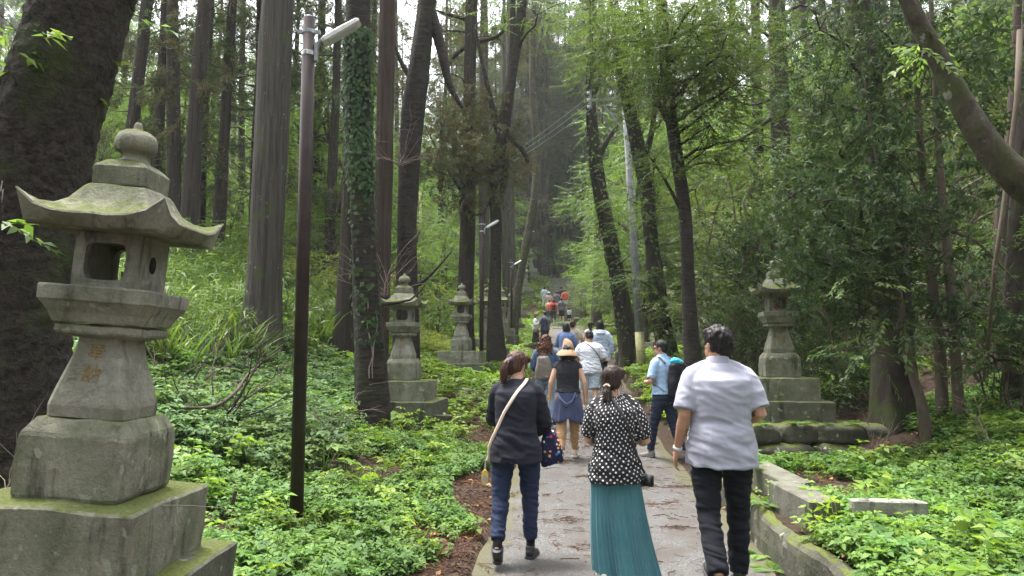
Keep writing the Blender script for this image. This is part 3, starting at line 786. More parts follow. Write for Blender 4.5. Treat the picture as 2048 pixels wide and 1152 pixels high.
def limb_between(a, b, r0, r1, sag=.0, seed=0, n=6):
    rg = np.random.default_rng(seed); a = np.array(a, float); b = np.array(b, float); d = b - a; L = np.linalg.norm(d)
    rows = []
    off = rg.normal(0, .07 * L, 3)
    for q in range(n + 1):
        t = q / n; p = a + d * t + off * math.sin(PI * t) + np.array([0, 0, sag * L * math.sin(PI * t)]) + (rg.normal(0, .015 * L, 3) if 0 < q < n else 0)
        rows.append((*p, r0 + (r1 - r0) * t))
    return rows
def clump_positions(c, r, n, flat=.7):
    u = unit(RNG.normal(0, 1, (n, 3))); rad = r * RNG.uniform(.15, 1, n) ** .55
    p = u * rad[:, None]; p[:, 2] *= flat
    return np.asarray(c) + p, u
def foliage(clumps, tpls, scale=1.0, flat=.7, tilt=.3):
    """clumps: (x,y,z,r,n)"""
    out = []
    for (x, y, z, r, n) in clumps:
        p, u = clump_positions((x, y, z), r, n, flat)
        yaw = np.arctan2(u[:, 1], u[:, 0]) + RNG.normal(0, .7, n)
        out.append(scatter(tpls, p, yaw, RNG.normal(.12, tilt, n), RNG.normal(0, tilt, n), scale * RNG.uniform(.75, 1.25, n)))
    return np.concatenate(out)
TREES = []
def tree(name, label, cat, Y, lines, mat, H=18, n=16, flare=.35, rough=.06, clumps=(), tpl=None, leaf=None, scale=1.0, limbs=True, group=None, twigs=(), flat=.7, seed=0, step=.3, tilt=.3, rug=0.0, lr=1.0, dens=1.0):
    """lines: list of pixel polylines (first is the stem). clumps: (px,py,Y,r,n) leaf masses"""
    stems = [smooth_path(grow(px_rows(lines[0], Y), H), step)]
    for l in lines[1:]:
        rows = px_rows(l[0] if isinstance(l, tuple) else l, Y)
        stems.append(smooth_path(grow(rows, l[1] if isinstance(l, tuple) else 0, False), step))
    base = stems[0][0][:3].copy(); base[2] = gz(base[0], base[1])
    R = empty(name, tuple(base), label, cat, group)
    V, Q = sweep(stems[0], n, rough, flare, seed=seed, rug=rug); link('trunk', npmesh('trunk', V - base, Q, True), mat, R)
    for s in stems[1:]:
        V, Q = sweep(s, max(8, n - 4), rough, seed=seed + 3); link('limb', npmesh('limb', V - base, Q, True), mat, R)
    parts = []
    W = []
    for (px, py, y, r, k) in clumps:
        c = at(px, py, y); W.append((c.x, c.y, c.z, r, int(k * dens)))
        if limbs:
            allr = np.concatenate(stems); d = np.linalg.norm(allr[:, :3] - np.array([c.x, c.y, c.z - .5 * r]), axis=1) + np.where(allr[:, 2] > c.z + .3, 2.5, 0)
            a = allr[int(np.argmin(d))]
            r0 = min(a[3] * .4, .02 + .012 * float(np.min(d))) * lr
            parts.append(sweep(limb_between(a[:3], (c.x, c.y, c.z), r0, r0 * .4, .06, len(W) + seed), 6, .05))
            for q in range(4):
                e = np.array([c.x, c.y, c.z]) + RNG.normal(0, .55, 3) * r
                parts.append(sweep(limb_between((c.x, c.y, c.z), e, r0 * .4, .004, .05, q + seed, 4), 4, .03))
    for tw in twigs:
        parts.append(sweep(smooth_path(px_rows(tw, Y), .25), 6, .08, seed=seed))
    if parts:
        V, Q = joinm(parts); link('branches', npmesh('branches', V - base, Q, True), mat, R)
    if W and leaf:
        q = foliage(W, tpl or T_TWIG, scale, flat, tilt) - base
        link('crown', quadmesh('crown', q), leaf, R)
    TREES.append(R)
    return R, stems
def ivy_on(R, rows, z0, z1, n, leaf, mat, face=None, size=.07, spread=.03):
    rows = np.asarray(rows); base = np.array(R.location)
    I = np.where((rows[:, 2] > z0) & (rows[:, 2] < z1))[0]
    k = RNG.choice(I, n); th = RNG.uniform(0, 2 * PI, n) if face is None else RNG.normal(face, 1.0, n)
    t = RNG.uniform(0, 1, n)[:, None]; k2 = np.minimum(k + 1, len(rows) - 1)
    c = rows[k] * (1 - t) + rows[k2] * t
    nrm = np.stack([np.cos(th), np.sin(th), 0 * th], -1)
    den = .5 + .5 * np.sin(c[:, 2] * 2.3 + th * 2) ; keep = RNG.random(n) < .3 + .7 * den
    c, nrm, th = c[keep], nrm[keep], th[keep]; n = len(c)
    P = c[:, :3] + nrm * (c[:, 3:4] * 1.05 + RNG.uniform(.005, spread, n)[:, None])
    tg = np.stack([-np.sin(th), np.cos(th), 0 * th], -1)
    A = tg * RNG.normal(0, .7, n)[:, None] + np.array([0, 0, -1.]) + nrm * .25
    L = size * RNG.uniform(.6, 1.3, n)
    link('ivy', quadmesh('ivy', leafquads(P - base, A, nrm + np.array([0, 0, .5]) + RNG.normal(0, .25, (n, 3)), L, L * .85, .1, .1)), mat, R)
def vines_on(R, rows, z0, z1, k, mat, r=.012):
    rows = np.asarray(rows); base = np.array(R.location); parts = []
    for q in range(k):
        th = RNG.uniform(-2.6, -.5); w = []
        for row in rows[(rows[:, 2] > z0) & (rows[:, 2] < z1)]:
            th += RNG.normal(0, .16); w.append((*(row[:3] + row[3] * 1.06 * np.array([math.cos(th), math.sin(th), 0])), r * RNG.uniform(.7, 1.2)))
        if len(w) > 3: parts.append(sweep(smooth_path(w, .15), 5, .05))
    if parts:
        V, Q = joinm(parts); link('vines', npmesh('vines', V - base, Q, True), mat, R)

# ---- near and middle trees, each traced where it stands
tree('leaning_tree', 'huge dark mossy trunk leaning right at the left edge behind the foreground lantern', 'tree', 4.9,
     [[(-40, 1010, 285), (5, 700, 232), (40, 480, 216), (85, 280, 198), (135, 120, 186), (170, 0, 178), (215, -150, 170)]], M['bigbark'], 12, 110, .3, .022, step=.035, rug=.022, lr=.15,
     clumps=[(30, 60, 4.4, .35, 9), (15, 140, 4.4, .3, 7), (60, -40, 5, .5, 20), (2, 430, 3.6, .10, 3)], leaf=M['leaf_bright'], tpl=T_TWIG)
R, st = tree('cedar_tree', 'big grey cedar with a straight flared trunk left of the foreground lamp post', 'tree', 13.5,
     [[(517, 690, 84), (528, 560, 70), (537, 400, 68), (546, 200, 66), (556, 0, 63)]], M['cedar_grey'], 24, 26, .5, .035, step=.25)
R, st = tree('ivy_covered_tree', 'dark trunk with a thick sleeve of ivy leaves right of the foreground lamp post', 'tree', 11,
     [[(742, 775, 62), (738, 660, 56), (728, 480, 52), (722, 330, 46), (718, 150, 46), (716, 0, 46), (712, -150, 44)]], M['cherry'], 15, 22, .25, .08, step=.2,
     twigs=[[(748, 610, 12), (820, 600, 5), (850, 570, 3)]])
zz = lambda px, py, Y: at(px, py, Y).z
ivy_on(R, st[0], zz(720, 400, 11), zz(718, 80, 11), 2700, None, M['leaf_ivy'], -1.6, .068, .10)
ivy_on(R, st[0], zz(720, 700, 11), zz(718, 390, 11), 240, None, M['leaf_ivy'], -1.6, .08, .03)
vines_on(R, st[0], zz(720, 770, 11), zz(720, 560, 11), 2, M['vine'], .009)
tree('cedar_tree', 'reddish cedar trunk directly behind the ivy sleeved trunk', 'tree', 15, [[(752, 720, 46), (762, 560, 40), (768, 350, 35), (772, 150, 34), (775, 0, 34)]], M['cedar_red'], 24, 18, .35, .04)
tree('cedar_tree', 'half hidden grey cedar base left of the ivy sleeved trunk', 'tree', 15.5, [[(688, 690, 46), (694, 560, 38), (700, 400, 34), (704, 150, 32), (706, 0, 30)]], M['cedar'], 23, 16, .4, .04)
tree('cherry_tree', 'dark rough cherry trunk rising behind the ivy tree lantern', 'tree', 16,
     [[(812, 700, 50), (815, 560, 46), (814, 430, 40), (822, 280, 42), (838, 130, 42), (856, 0, 40), (872, -90, 38)]], M['cherry'], 17, 20, .25, .09,
     twigs=[[(818, 580, 10), (850, 560, 6), (880, 530, 4), (905, 500, 2)], [(812, 500, 8), (790, 540, 4), (760, 560, 2)], [(838, 180, 14), (800, 120, 8), (770, 30, 5)], [(860, 20, 24), (880, 90, 20), (900, 170, 14), (925, 215, 8)]])
tree('cedar_tree', 'tall brown cedar in the middle with shaggy grey green tufts on its trunk', 'tree', 22,
     [[(930, 720, 40), (930, 640, 36), (934, 500, 33), (938, 300, 28), (941, 100, 26), (943, 0, 24)]], M['cedar'], 27, 18, .45, .05,
     clumps=[(905, 230, 21, 1.0, 150), (880, 290, 21, 1.0, 150), (930, 330, 20.5, .9, 120), (970, 280, 21, 1.1, 150), (1000, 330, 21, .9, 100), (985, 380, 20.5, .7, 70), (870, 340, 21, .8, 80), (950, 210, 21, .8, 80), (920, 400, 21, .5, 40), (880, 60, 23, 1.1, 90), (1000, 80, 23, 1.1, 90), (960, 20, 23, 1.3, 110), (860, 150, 22, .8, 60)],
     leaf=M['leaf_cedar_dry'], tpl=T_CEDAR, scale=1.0, flat=.9, tilt=.5,
     twigs=[[(941, 85, 12), (975, 80, 9), (1005, 65, 6), (1010, 40, 4)], [(938, 90, 12), (910, 110, 8), (895, 135, 5)], [(940, 40, 10), (900, 30, 7), (870, 20, 4)], [(934, 400, 8), (890, 330, 5), (850, 250, 3)]])
tree('curved_tree', 'dark curved forked trunk left of the path beyond the second lamp post', 'tree', 21,
     [[(992, 700, 36), (990, 600, 27), (992, 460, 24), (990, 350, 23), (1008, 250, 25), (1024, 150, 22), (1040, 50, 20), (1046, -40, 18)],
      [(1020, 170, 16), (1025, 90, 13), (1026, 0, 11), (1030, -80, 9)], [(988, 430, 14), (1012, 330, 14), (990, 240, 12), (970, 150, 9), (950, 60, 7)]],
     M['cherry'], 17, 16, .35, .07, twigs=[[(1005, 260, 12), (1045, 300, 10), (1056, 325, 8)]],
     clumps=[(1020, -20, 21, 1.6, 90), (980, 20, 22, 1.3, 60), (1075, 30, 20, 1.2, 50)], leaf=M['leaf_mid'], tpl=T_TWIGS, scale=1.3)
tree('mossy_tree', 'green mossy slender trunk bending beside the far lamp posts', 'tree', 36,
     [[(1022, 665, 26), (1034, 590, 19), (1050, 500, 16), (1068, 400, 15), (1072, 300, 14), (1066, 200, 13), (1064, 100, 11), (1068, 0, 10)], [(1068, 150, 8), (1080, 80, 7), (1090, 20, 6)]],
     M['mossbark'], 26, 12, .3, .08)
for k, (px, w, Y, lab) in enumerate([(968, 22, 30, 'pale grey cedar trunk just left of the dark curved tree'), (1020, 20, 42, 'grey cedar right of the dark curved tree'), (1008, 10, 40, 'thin grey cedar squeezed behind the dark curved tree')]):
    tree('cedar_tree', lab, 'tree', Y, [[(px + 3, 640, w * 1.2), (px, 450, w), (px, 200, w * .85), (px, 0, w * .75)]], M['cedar_grey'], 30, 12, .3, .04)
R, st = tree('vine_clad_tree', 'dark vine clad trunk curving left behind the pale utility pole', 'tree', 22.5,
     [[(1262, 720, 46), (1250, 640, 36), (1232, 540, 33), (1212, 440, 30), (1192, 330, 26), (1183, 230, 23), (1182, 120, 21), (1184, 0, 19)], [(1192, 330, 14), (1215, 280, 10), (1236, 250, 7)], [(1186, 190, 12), (1206, 140, 9), (1216, 60, 7), (1220, -30, 6)]],
     M['ivybark'], 18, 18, .3, .08,
     clumps=[(1190, 500, 22.2, .45, 30), (1215, 560, 22.2, .4, 26), (1200, 420, 22.2, .5, 36), (1180, 330, 22.3, .5, 36), (1180, 150, 22, .9, 60), (1230, 40, 22, 1.4, 100), (1160, 30, 23, 1.2, 70), (1262, 510, 22, .5, 30), (1240, 455, 22, .5, 34)], leaf=M['leaf_mid'], tpl=T_TWIGS)
ivy_on(R, st[0], zz(1250, 700, 22), zz(1180, 100, 22), 900, None, M['leaf_mid'], None, .1, .12); vines_on(R, st[0], zz(1250, 710, 22), zz(1180, 150, 22), 4, M['ivybark'], .02)
R, st = tree('vine_clad_tree', 'dark vine clad trunk just right of the pale utility pole', 'tree', 19,
     [[(1340, 745, 44), (1332, 690, 38), (1316, 600, 34), (1302, 480, 30), (1292, 370, 30), (1272, 280, 28), (1255, 200, 24), (1240, 130, 22), (1228, 0, 18)], [(1284, 330, 16), (1304, 260, 12), (1312, 160, 9), (1300, 60, 7)], [(1256, 210, 12), (1275, 150, 9), (1290, 60, 7)]],
     M['ivybark'], 16, 18, .3, .08,
     clumps=[(1200, 60, 18.5, 1.1, 100), (1160, 110, 19, .9, 60), (1330, 80, 17.5, 1.2, 120), (1260, 180, 18, .8, 60), (1340, 230, 18, .8, 60), (1310, 320, 18, .6, 40), (1275, 60, 18, 1.2, 110), (1240, 20, 19, 1.2, 110), (1300, 140, 18, 1.0, 90), (1225, 110, 19, .8, 60), (1290, 440, 18.7, .4, 24), (1320, 560, 18.7, .45, 30), (1330, 640, 18.6, .35, 20), (1255, 400, 18.7, .5, 36), (1270, 560, 18.6, .4, 24)], leaf=M['leaf_canopy'], dens=1.7, tpl=T_TWIGS)
ivy_on(R, st[0], zz(1332, 720, 19), zz(1240, 130, 19), 800, None, M['leaf_mid'], None, .09, .1); vines_on(R, st[0], zz(1335, 740, 19), zz(1250, 200, 19), 4, M['ivybark'], .018)
tree('black_trunk_tree', 'straight black trunk behind the man in the white polo shirt', 'tree', 13.5,
     [[(1392, 760, 42), (1384, 690, 32), (1376, 560, 27), (1370, 430, 27), (1352, 300, 25), (1338, 200, 24), (1327, 80, 24), (1322, 0, 23)], [(1372, 440, 10), (1330, 360, 6), (1290, 300, 4)], [(1345, 260, 12), (1315, 200, 9), (1295, 110, 8), (1280, 0, 6)]],
     M['cherry'], 14, 18, .3, .05,
     clumps=[(1360, 110, 12.5, .8, 80), (1420, 250, 13, .6, 60), (1470, 170, 13, .8, 90), (1490, 60, 13, .9, 100), (1480, 280, 13.5, .7, 60), (1250, 30, 13.5, .8, 80), (1210, 90, 14, .7, 50), (1390, 10, 12, .9, 100), (1440, 110, 12, .6, 60), (1330, 130, 12, .6, 60), (1440, 330, 14, .6, 50), (1390, 380, 14, .5, 36), (1330, 40, 12.5, .8, 80), (1385, 60, 12.5, .9, 90), (1440, 40, 13, .9, 90), (1400, 150, 13, .7, 70), (1440, 200, 13, .7, 66), (1365, 190, 12.5, .5, 40), (1300, 200, 13.5, .6, 46), (1280, 90, 13.5, .7, 56), (1345, 330, 13, .45, 26), (1410, 300, 13.5, .6, 50), (1300, 420, 13.2, .35, 14), (1460, 110, 13.5, .8, 60)],
     leaf=M['leaf_canopy'], dens=1.7, tpl=T_TWIGS, scale=.95)
tree('mossy_tree', 'pale mossy trunk standing by the stone lantern beyond the utility pole', 'tree', 42, [[(1192, 665, 25), (1194, 580, 19), (1197, 440, 17), (1200, 200, 15), (1202, 0, 13)]], M['mossbark'], 28, 12, .35, .05)
tree('cedar_tree', 'tall cedar on the right with bare crooked branches, thickest of its row', 'tree', 19,
     [[(1572, 640, 44), (1566, 430, 40), (1560, 230, 37), (1556, 100, 36), (1553, 0, 34)]], M['cedar'], 25, 18, .3, .05,
     twigs=[[(1563, 220, 9), (1510, 260, 7), (1450, 300, 5), (1415, 345, 3)], [(1556, 90, 9), (1520, 60, 6), (1480, 50, 4)], [(1560, 190, 8), (1500, 210, 5), (1440, 180, 3)], [(1556, 40, 8), (1600, 10, 6), (1640, 30, 3)], [(1552, 60, 8), (1540, 20, 6), (1500, -20, 5)]],
     clumps=[(1560, 150, 18.5, .5, 40), (1600, 200, 18, .6, 50), (1545, 330, 18.5, .5, 36)], leaf=M['leaf_cedar'], tpl=T_CEDAR)
tree('cedar_tree', 'slimmer cedar on the right standing left of the thickest one', 'tree', 23, [[(1528, 640, 26), (1520, 430, 22), (1514, 200, 20), (1510, 0, 19)]], M['cedar'], 26, 14, .3, .05)
tree('cedar_tree', 'thin grey cedar deep on the right behind pale leaves', 'tree', 26, [[(1602, 640, 22), (1612, 300, 18), (1608, 0, 16)]], M['cedar_grey'], 26, 12, .3, .05)
# right-hand evergreens
DK = [(1640, 60, 9.5, .8, 75), (1700, 120, 9, .8, 80), (1760, 60, 9, .8, 80), (1720, 220, 9, .7, 85), (1650, 200, 9.5, .7, 70), (1680, 310, 9, .75, 90), (1600, 330, 9.5, .65, 70), (1770, 300, 8.6, .55, 60), (1720, 400, 8.6, .7, 95), (1640, 420, 9, .7, 95), (1580, 395, 9.5, .55, 66),
      (1790, 440, 8.4, .5, 60), (1700, 500, 8.6, .6, 80), (1630, 520, 9, .55, 66), (1760, 540, 8.5, .5, 55), (1660, 590, 9, .5, 55), (1720, 620, 8.8, .45, 45), (1850, 420, 8.8, .45, 34), (1880, 520, 8.8, .4, 30)]
tree('evergreen_tree', 'thick black trunked tree on the right with glossy dark evergreen leaves', 'tree', 9.8,
     [[(1795, 835, 92), (1788, 740, 78), (1782, 600, 70), (1772, 450, 66), (1758, 300, 58), (1738, 150, 50), (1716, 0, 42), (1700, -120, 36)]], M['ivybark'], 12, 24, .4, .06, step=.2,
     clumps=[(a, b, c, r, int(n * 1.7)) for a, b, c, r, n in DK], leaf=M['leaf_dark'], tpl=T_WHORL, scale=.66, flat=.75, tilt=.45)
tree('slender_tree', 'slender pale stem with a bow at its foot, in front of the thick black trunk', 'tree', 8.8,
     [[(1850, 845, 22), (1842, 800, 18), (1820, 730, 16), (1805, 640, 15), (1790, 540, 12), (1775, 430, 9), (1750, 300, 7)]], M['smoothbark'], 8, 10, .3, .05,
     clumps=[(1790, 660, 8.5, .3, 14), (1740, 700, 8.4, .3, 12), (1720, 560, 8.4, .3, 14)], leaf=M['leaf_mid'])
tree('slender_tree', 'slender brown trunk right of the bowed stem, middle of three', 'tree', 9.3, [[(1885, 845, 24), (1880, 700, 20), (1862, 540, 18), (1850, 400, 16), (1838, 250, 14), (1830, 80, 12)]], M['smoothbark'], 9, 10, .3, .05,
     clumps=[(1860, 120, 9, .8, 70), (1830, 240, 9, .6, 50), (1900, 250, 9, .5, 40), (1840, 590, 8.9, .3, 12)], leaf=M['leaf_dark'], tpl=T_WHORL)
tree('slender_tree', 'slender dark trunk forking slightly, right of the middle slim stem', 'tree', 9.0, [[(1920, 855, 22), (1913, 740, 19), (1900, 560, 18), (1884, 400, 16), (1876, 280, 14), (1868, 120, 11)], [(1890, 430, 9), (1850, 410, 6), (1810, 330, 4)], [(1893, 460, 10), (1950, 480, 7), (2000, 530, 5), (2030, 560, 4)]], M['smoothbark'], 8.5, 10, .3, .06,
     clumps=[(1920, 60, 8.8, .8, 75), (1960, 160, 9, .7, 70), (2000, 60, 9, .8, 75), (1970, 350, 9, .4, 26), (1950, 620, 8.4, .4, 24), (2010, 600, 8.4, .45, 28)], leaf=M['leaf_dark'], tpl=T_WHORL)
tree('cedar_tree', 'reddish cedar trunk at the right edge beside the hanging liana', 'tree', 11, [[(2012, 760, 40), (2005, 560, 34), (2008, 400, 30), (2030, 200, 26), (2040, 0, 24)]], M['cedar_red'], 18, 14, .3, .05)
tree('dark_tree', 'dark trunk at the far right edge of the photo under the big bent limb', 'tree', 9.2, [[(2045, 800, 60), (2040, 600, 54), (2046, 400, 48), (2060, 200, 44)]], M['ivybark'], 10, 14, .3, .06,
     clumps=[(2020, 640, 8.7, .4, 24), (1990, 720, 8.6, .35, 20), (2030, 480, 8.8, .35, 20)], leaf=M['leaf_mid'])
# the bent limb that crosses the upper right corner: a tree rooted just outside the frame
R, st = tree('bent_tree', 'thick mossy trunk sweeping up in a bow across the upper right corner', 'tree', 5.4,
     [[(2330, 990, 115), (2290, 780, 101), (2190, 500, 85), (2110, 408, 75), (2040, 362, 66), (1975, 292, 56), (1925, 210, 48), (1878, 120, 42), (1842, 55, 37), (1808, -20, 35), (1770, -120, 32)]],
     M['mossbark'], 8.5, 48, .2, .03, step=.05, rug=.008, clumps=[(1840, 105, 5.2, .12, 4), (1862, 70, 5.3, .1, 3)], leaf=M['leaf_bright'])
m = MB(); m.tube([at(2040, 60, 7), at(2034, 200, 7), at(2018, 330, 7), at(2005, 430, 7), at(1990, 530, 7), at(1975, 700, 7.4)], [.028, .026, .024, .022, .02, .018], 8)
tag(m.build('hanging_liana', M['smoothbark'], smooth=True), 'thin pale liana hanging straight down near the right edge', 'liana')

# ---- generic trees, copied
def proto_cedar(seed, H, lo, mat, dry=False):
    rg = np.random.default_rng(seed); r = H * .0088
    R = empty('cedar_tree', (0, 0, 0), 'tree', 'tree')
    rows = [(0, 0, -.5, r * 1.2), (0, 0, .2, r * 1.1)] + [(rg.normal(0, .05), rg.normal(0, .05), H * t, r * (1 - .85 * t)) for t in (.15, .35, .55, .75, .9, 1)]
    V, Q = sweep(smooth_path(rows, .7), 12, .05, .4, seed=seed); link('trunk', npmesh('trunk', V, Q, True), mat, R)
    parts = []; P = []; U = []
    for k in range(int(62 * (1 - lo) / .6)):
        t = lo + (1 - lo) * rg.random() ** .9; h = H * t; L = (.5 + 2.6 * (1 - t) ** .7) * rg.uniform(.6, 1.15) * H / 22; a = rg.uniform(0, 2 * PI)
        d = np.array([math.cos(a), math.sin(a), 0]); o = np.array([0, 0, h])
        pts = [o + d * L * q + np.array([0, 0, L * (-.32 * q + .34 * q * q)]) for q in (0, .35, .7, 1)]
        parts.append(sweep([(*p, .028 * (1 - .8 * q / 3) * H / 22) for q, p in enumerate(pts)], 4, .02))
        ns = int(7 + 5.5 * L)
        for _ in range(ns):
            q = rg.uniform(.3, 1.02); p = o + d * L * q + np.array([0, 0, L * (-.32 * q + .34 * q * q)]) + rg.normal(0, .16, 3)
            P.append(p); U.append(a + rg.normal(0, .8))
    for k in range(44):                                     # bare snags on the lower stem
        h = H * rg.uniform(.12, lo + .1); a = rg.uniform(0, 2 * PI); L = rg.uniform(.3, 1.6)
        e = np.array([math.cos(a) * L, math.sin(a) * L, h + rg.uniform(-.3, .5)])
        parts.append(sweep(limb_between((0, 0, h), e, .022, .005, rg.uniform(-.15, .1), k + seed * 50, 4), 4, .02))
        if rg.random() < .6:
            for _ in range(7): P.append(e * np.array([1, 1, 1]) + rg.normal(0, .15, 3)); U.append(a)
    V, Q = joinm(parts); link('branches', npmesh('branches', V, Q, True), M['twig'], R)
    P = np.array(P); U = np.array(U); n = len(P)
    link('crown', quadmesh('crown', scatter(T_CEDAR, P, U, RNG.normal(.25, .4, n), RNG.normal(0, .5, n), RNG.uniform(.9, 1.6, n))), M['leaf_cedar_dry' if dry else 'leaf_cedar'], R)
    return R
def proto_bush(seed, H, rad, n, tpl, leaf, bark, name='shrub', scale=1.0, low=.25, stems=3):
    rg = np.random.default_rng(seed); R = empty(name, (0, 0, 0), 'x', 'tree' if H > 3 else 'shrub')
    parts = []; cl = []
    for s in range(stems):
        a = rg.uniform(0, 2 * PI); top = np.array([math.cos(a) * rad * .4 * (stems > 1), math.sin(a) * rad * .4 * (stems > 1), H * rg.uniform(.75, .95)])
        rows = limb_between((.06 * math.cos(a) * stems, .06 * math.sin(a) * stems, -.2), top, .012 * H + .006, .006, 0, seed * 7 + s, 6); parts.append(sweep(rows, 6, .06, .2))
        for k in range(max(3, int(9 * H / 4))):
            t = rg.uniform(low, 1); b = np.array(rows[min(6, int(t * 6))][:3]); e = b + np.append(rg.normal(0, .5, 2) * rad * (1.25 - .6 * t), rg.uniform(0, .15) * H)
            parts.append(sweep(limb_between(b, e, .006 * H, .003, .05, k + seed * 9, 4), 4, .03)); cl.append((*e, rad * rg.uniform(.28, .5), 0))
    k = max(1, n // len(cl)); cl = [(a, b, c, r, k) for a, b, c, r, _ in cl]
    V, Q = joinm(parts); link('stems' if H < 3 else 'trunk', npmesh('stems', V, Q, True), bark, R)
    link('crown' if H >= 3 else 'leaves', quadmesh('crown', foliage(cl, tpl, scale, .75)), leaf, R)
    return R
PARK = []
CED = [proto_cedar(1, 24, .34, M['cedar']), proto_cedar(2, 26, .42, M['cedar']), proto_cedar(3, 22, .26, M['cedar_grey']), proto_cedar(4, 25, .38, M['cedar'], True), proto_cedar(5, 21, .3, M['cedar_red'])]
BUSH = dict(
    b=[proto_bush(11, 5.5, 1.6, 620, T_TWIGS, M['leaf_bright'], M['smoothbark'], 'young_tree', 1.25), proto_bush(12, 4.2, 1.4, 520, T_TWIG, M['leaf_bright'], M['smoothbark'], 'young_tree', 1.1)],
    t=[proto_bush(21, 10, 2.3, 1500, T_TWIGS, M['leaf_bright'], M['smoothbark'], 'young_tree', 1.5, .2, 2), proto_bush(22, 12, 2.5, 1700, T_TWIGS, M['leaf_mid'], M['smoothbark'], 'young_tree', 1.6, .25, 1), proto_bush(23, 8, 2.1, 1200, T_TWIG, M['leaf_bright'], M['smoothbark'], 'young_tree', 1.3, .15, 3)],
    o=[proto_bush(13, 6.5, 1.7, 760, T_TWIGS, M['leaf_olive'], M['smoothbark'], 'young_tree', 1.2, .12), proto_bush(14, 5, 1.5, 620, T_TWIG, M['leaf_olive'], M['smoothbark'], 'young_tree', 1.0, .12)],
    d=[proto_bush(15, 4.5, 1.3, 420, T_WHORL, M['leaf_dark'], M['smoothbark'], 'young_evergreen', 1.1, .15), proto_bush(16, 2.2, .9, 220, T_WHORL, M['leaf_dark'], M['smoothbark'], 'evergreen_shrub', 1.0, .2)],
    s=[proto_bush(17, 1.6, .9, 260, T_TWIGS, M['leaf_bright'], M['twig'], 'shrub', 1.1, .2), proto_bush(18, 1.2, .8, 200, T_TWIG, M['leaf_mid'], M['twig'], 'shrub', .9, .2), proto_bush(19, 2.4, 1.1, 320, T_TWIG, M['leaf_yellow'], M['twig'], 'shrub', .9, .2)])
used = set()
def plant(P, x, Y, label, group, sc=1.0, rz=None, dz=0.0):
    o = P if id(P) not in used else copy_tree(P)
    used.add(id(P)); o.location = (x, Y, gz(x, Y) + dz); o.rotation_euler = (random.uniform(-.03, .03), random.uniform(-.03, .03), random.uniform(0, 6.28) if rz is None else rz); o.scale = (sc,) * 3
    o['label'] = label; o['category'] = 'tree' if o.name.split('.')[0] in ('cedar_tree', 'young_tree', 'young_evergreen') else 'shrub'; o['group'] = group
    return o
spots = []
def free(x, y, d):
    for (a, b) in spots:
        if (a - x) ** 2 + (b - y) ** 2 < d * d: return False
    spots.append((x, y)); return True
def at_px(px, Y): return (px - 1024) / F * Y
# cedars readable in the photo on the left, then the stands behind
for px, Y, k in [(300, 24, 0), (340, 21, 1), (372, 19, 3), (392, 26, 0), (428, 23, 1), (505, 25, 4), (240, 22, 3), (655, 24, 0), (610, 30, 1), (470, 34, 2), (150, 27, 0), (740, 30, 3), (575, 38, 1), (880, 42, 1), (700, 42, 0)]:
    spots.append((at_px(px, Y), Y)); plant(CED[k], at_px(px, Y), Y, 'straight dark cedar of the open stand on the left slope', 'cedars on the left slope', random.uniform(.9, 1.1))
n = 0
while n < 18:
    Y = random.uniform(32, 80); x = random.uniform(-.8 * Y, xc(Y) - 6)
    if free(x, Y, 2.8): plant(random.choice(CED), x, Y, 'straight dark cedar of the open stand on the left slope', 'cedars on the left slope', random.uniform(.8, 1.15)); n += 1
n = 0
while n < 44:
    Y = random.uniform(17, 75); x = random.uniform(xc(Y) + 6 + (3 if Y < 24 else 0), .8 * Y + 2)
    if free(x, Y, 2.6): plant(random.choice(CED), x, Y, 'cedar of the dense shaded stand on the right slope', 'cedars on the right slope', random.uniform(.8, 1.1)); n += 1
n = 0
while n < 64:
    Y = random.uniform(64.5, 104); x = xc(Y) + random.uniform(-13, 16)
    if free(x, Y, 1.7): plant(CED[random.choice((0, 1, 3, 1))], x, Y, 'dark cedar trunk of the packed stand above the far stairs', 'cedars above the far stairs', random.uniform(.9, 1.25)); n += 1
# cedars added out of view behind the viewer to shade the trunks from that side
for k in range(34):
    Y = random.uniform(-26, 1.5); side = random.choice((-1, 1)); x = xc(Y) + side * random.uniform(5 + max(0, Y + 4) * .8, 20)
    if free(x, Y, 2.4): plant(random.choice(CED), x, Y, 'tall unseen cedar added behind the viewpoint for shade', 'shade cedars added behind the viewpoint', random.uniform(.9, 1.1))
for k in range(30):
    px = 1046 + 5.3 * k + random.uniform(-4, 4); Y = random.uniform(65, 84)
    plant(CED[random.choice((0, 1, 3))], at_px(px, Y), Y, 'dark cedar trunk of the packed stand above the far stairs', 'cedars above the far stairs', random.uniform(1.0, 1.3))
# undergrowth
for px, Y, k, sc in [(380, 30, 'b', 1), (450, 27, 'b', .9), (330, 25, 'b', .8), (470, 22, 's', 1.5), (620, 24, 'b', .8), (600, 19, 's', 1.3), (660, 29, 'b', 1), (560, 33, 'b', 1.1), (640, 20, 's', 1.2), (700, 36, 'b', 1.1), (510, 29, 's', 1.8), (850, 30, 'b', .85), (880, 34, 'b', 1.0), (910, 38, 'b', 1.0), (860, 26, 's', 1.3), (900, 29, 's', 1.2), (960, 44, 'b', .9), (200, 20, 's', 1.4),
                     (270, 18, 's', 1.2), (150, 16, 's', 1.2), (420, 37, 'b', 1.2), (350, 40, 'b', 1.2), (790, 40, 'b', 1.2), (820, 46, 'b', 1.3), (580, 45, 'b', 1.3), (480, 48, 'b', 1.4), (650, 50, 'b', 1.4), (250, 33, 'b', 1.2), (180, 30, 'b', 1.1), (750, 52, 'b', 1.4)]:
    plant(random.choice(BUSH[k]), at_px(px, Y), Y, 'bright green leafy growth among the cedars of the left slope', 'bright undergrowth on the left slope', sc * random.uniform(.9, 1.1))
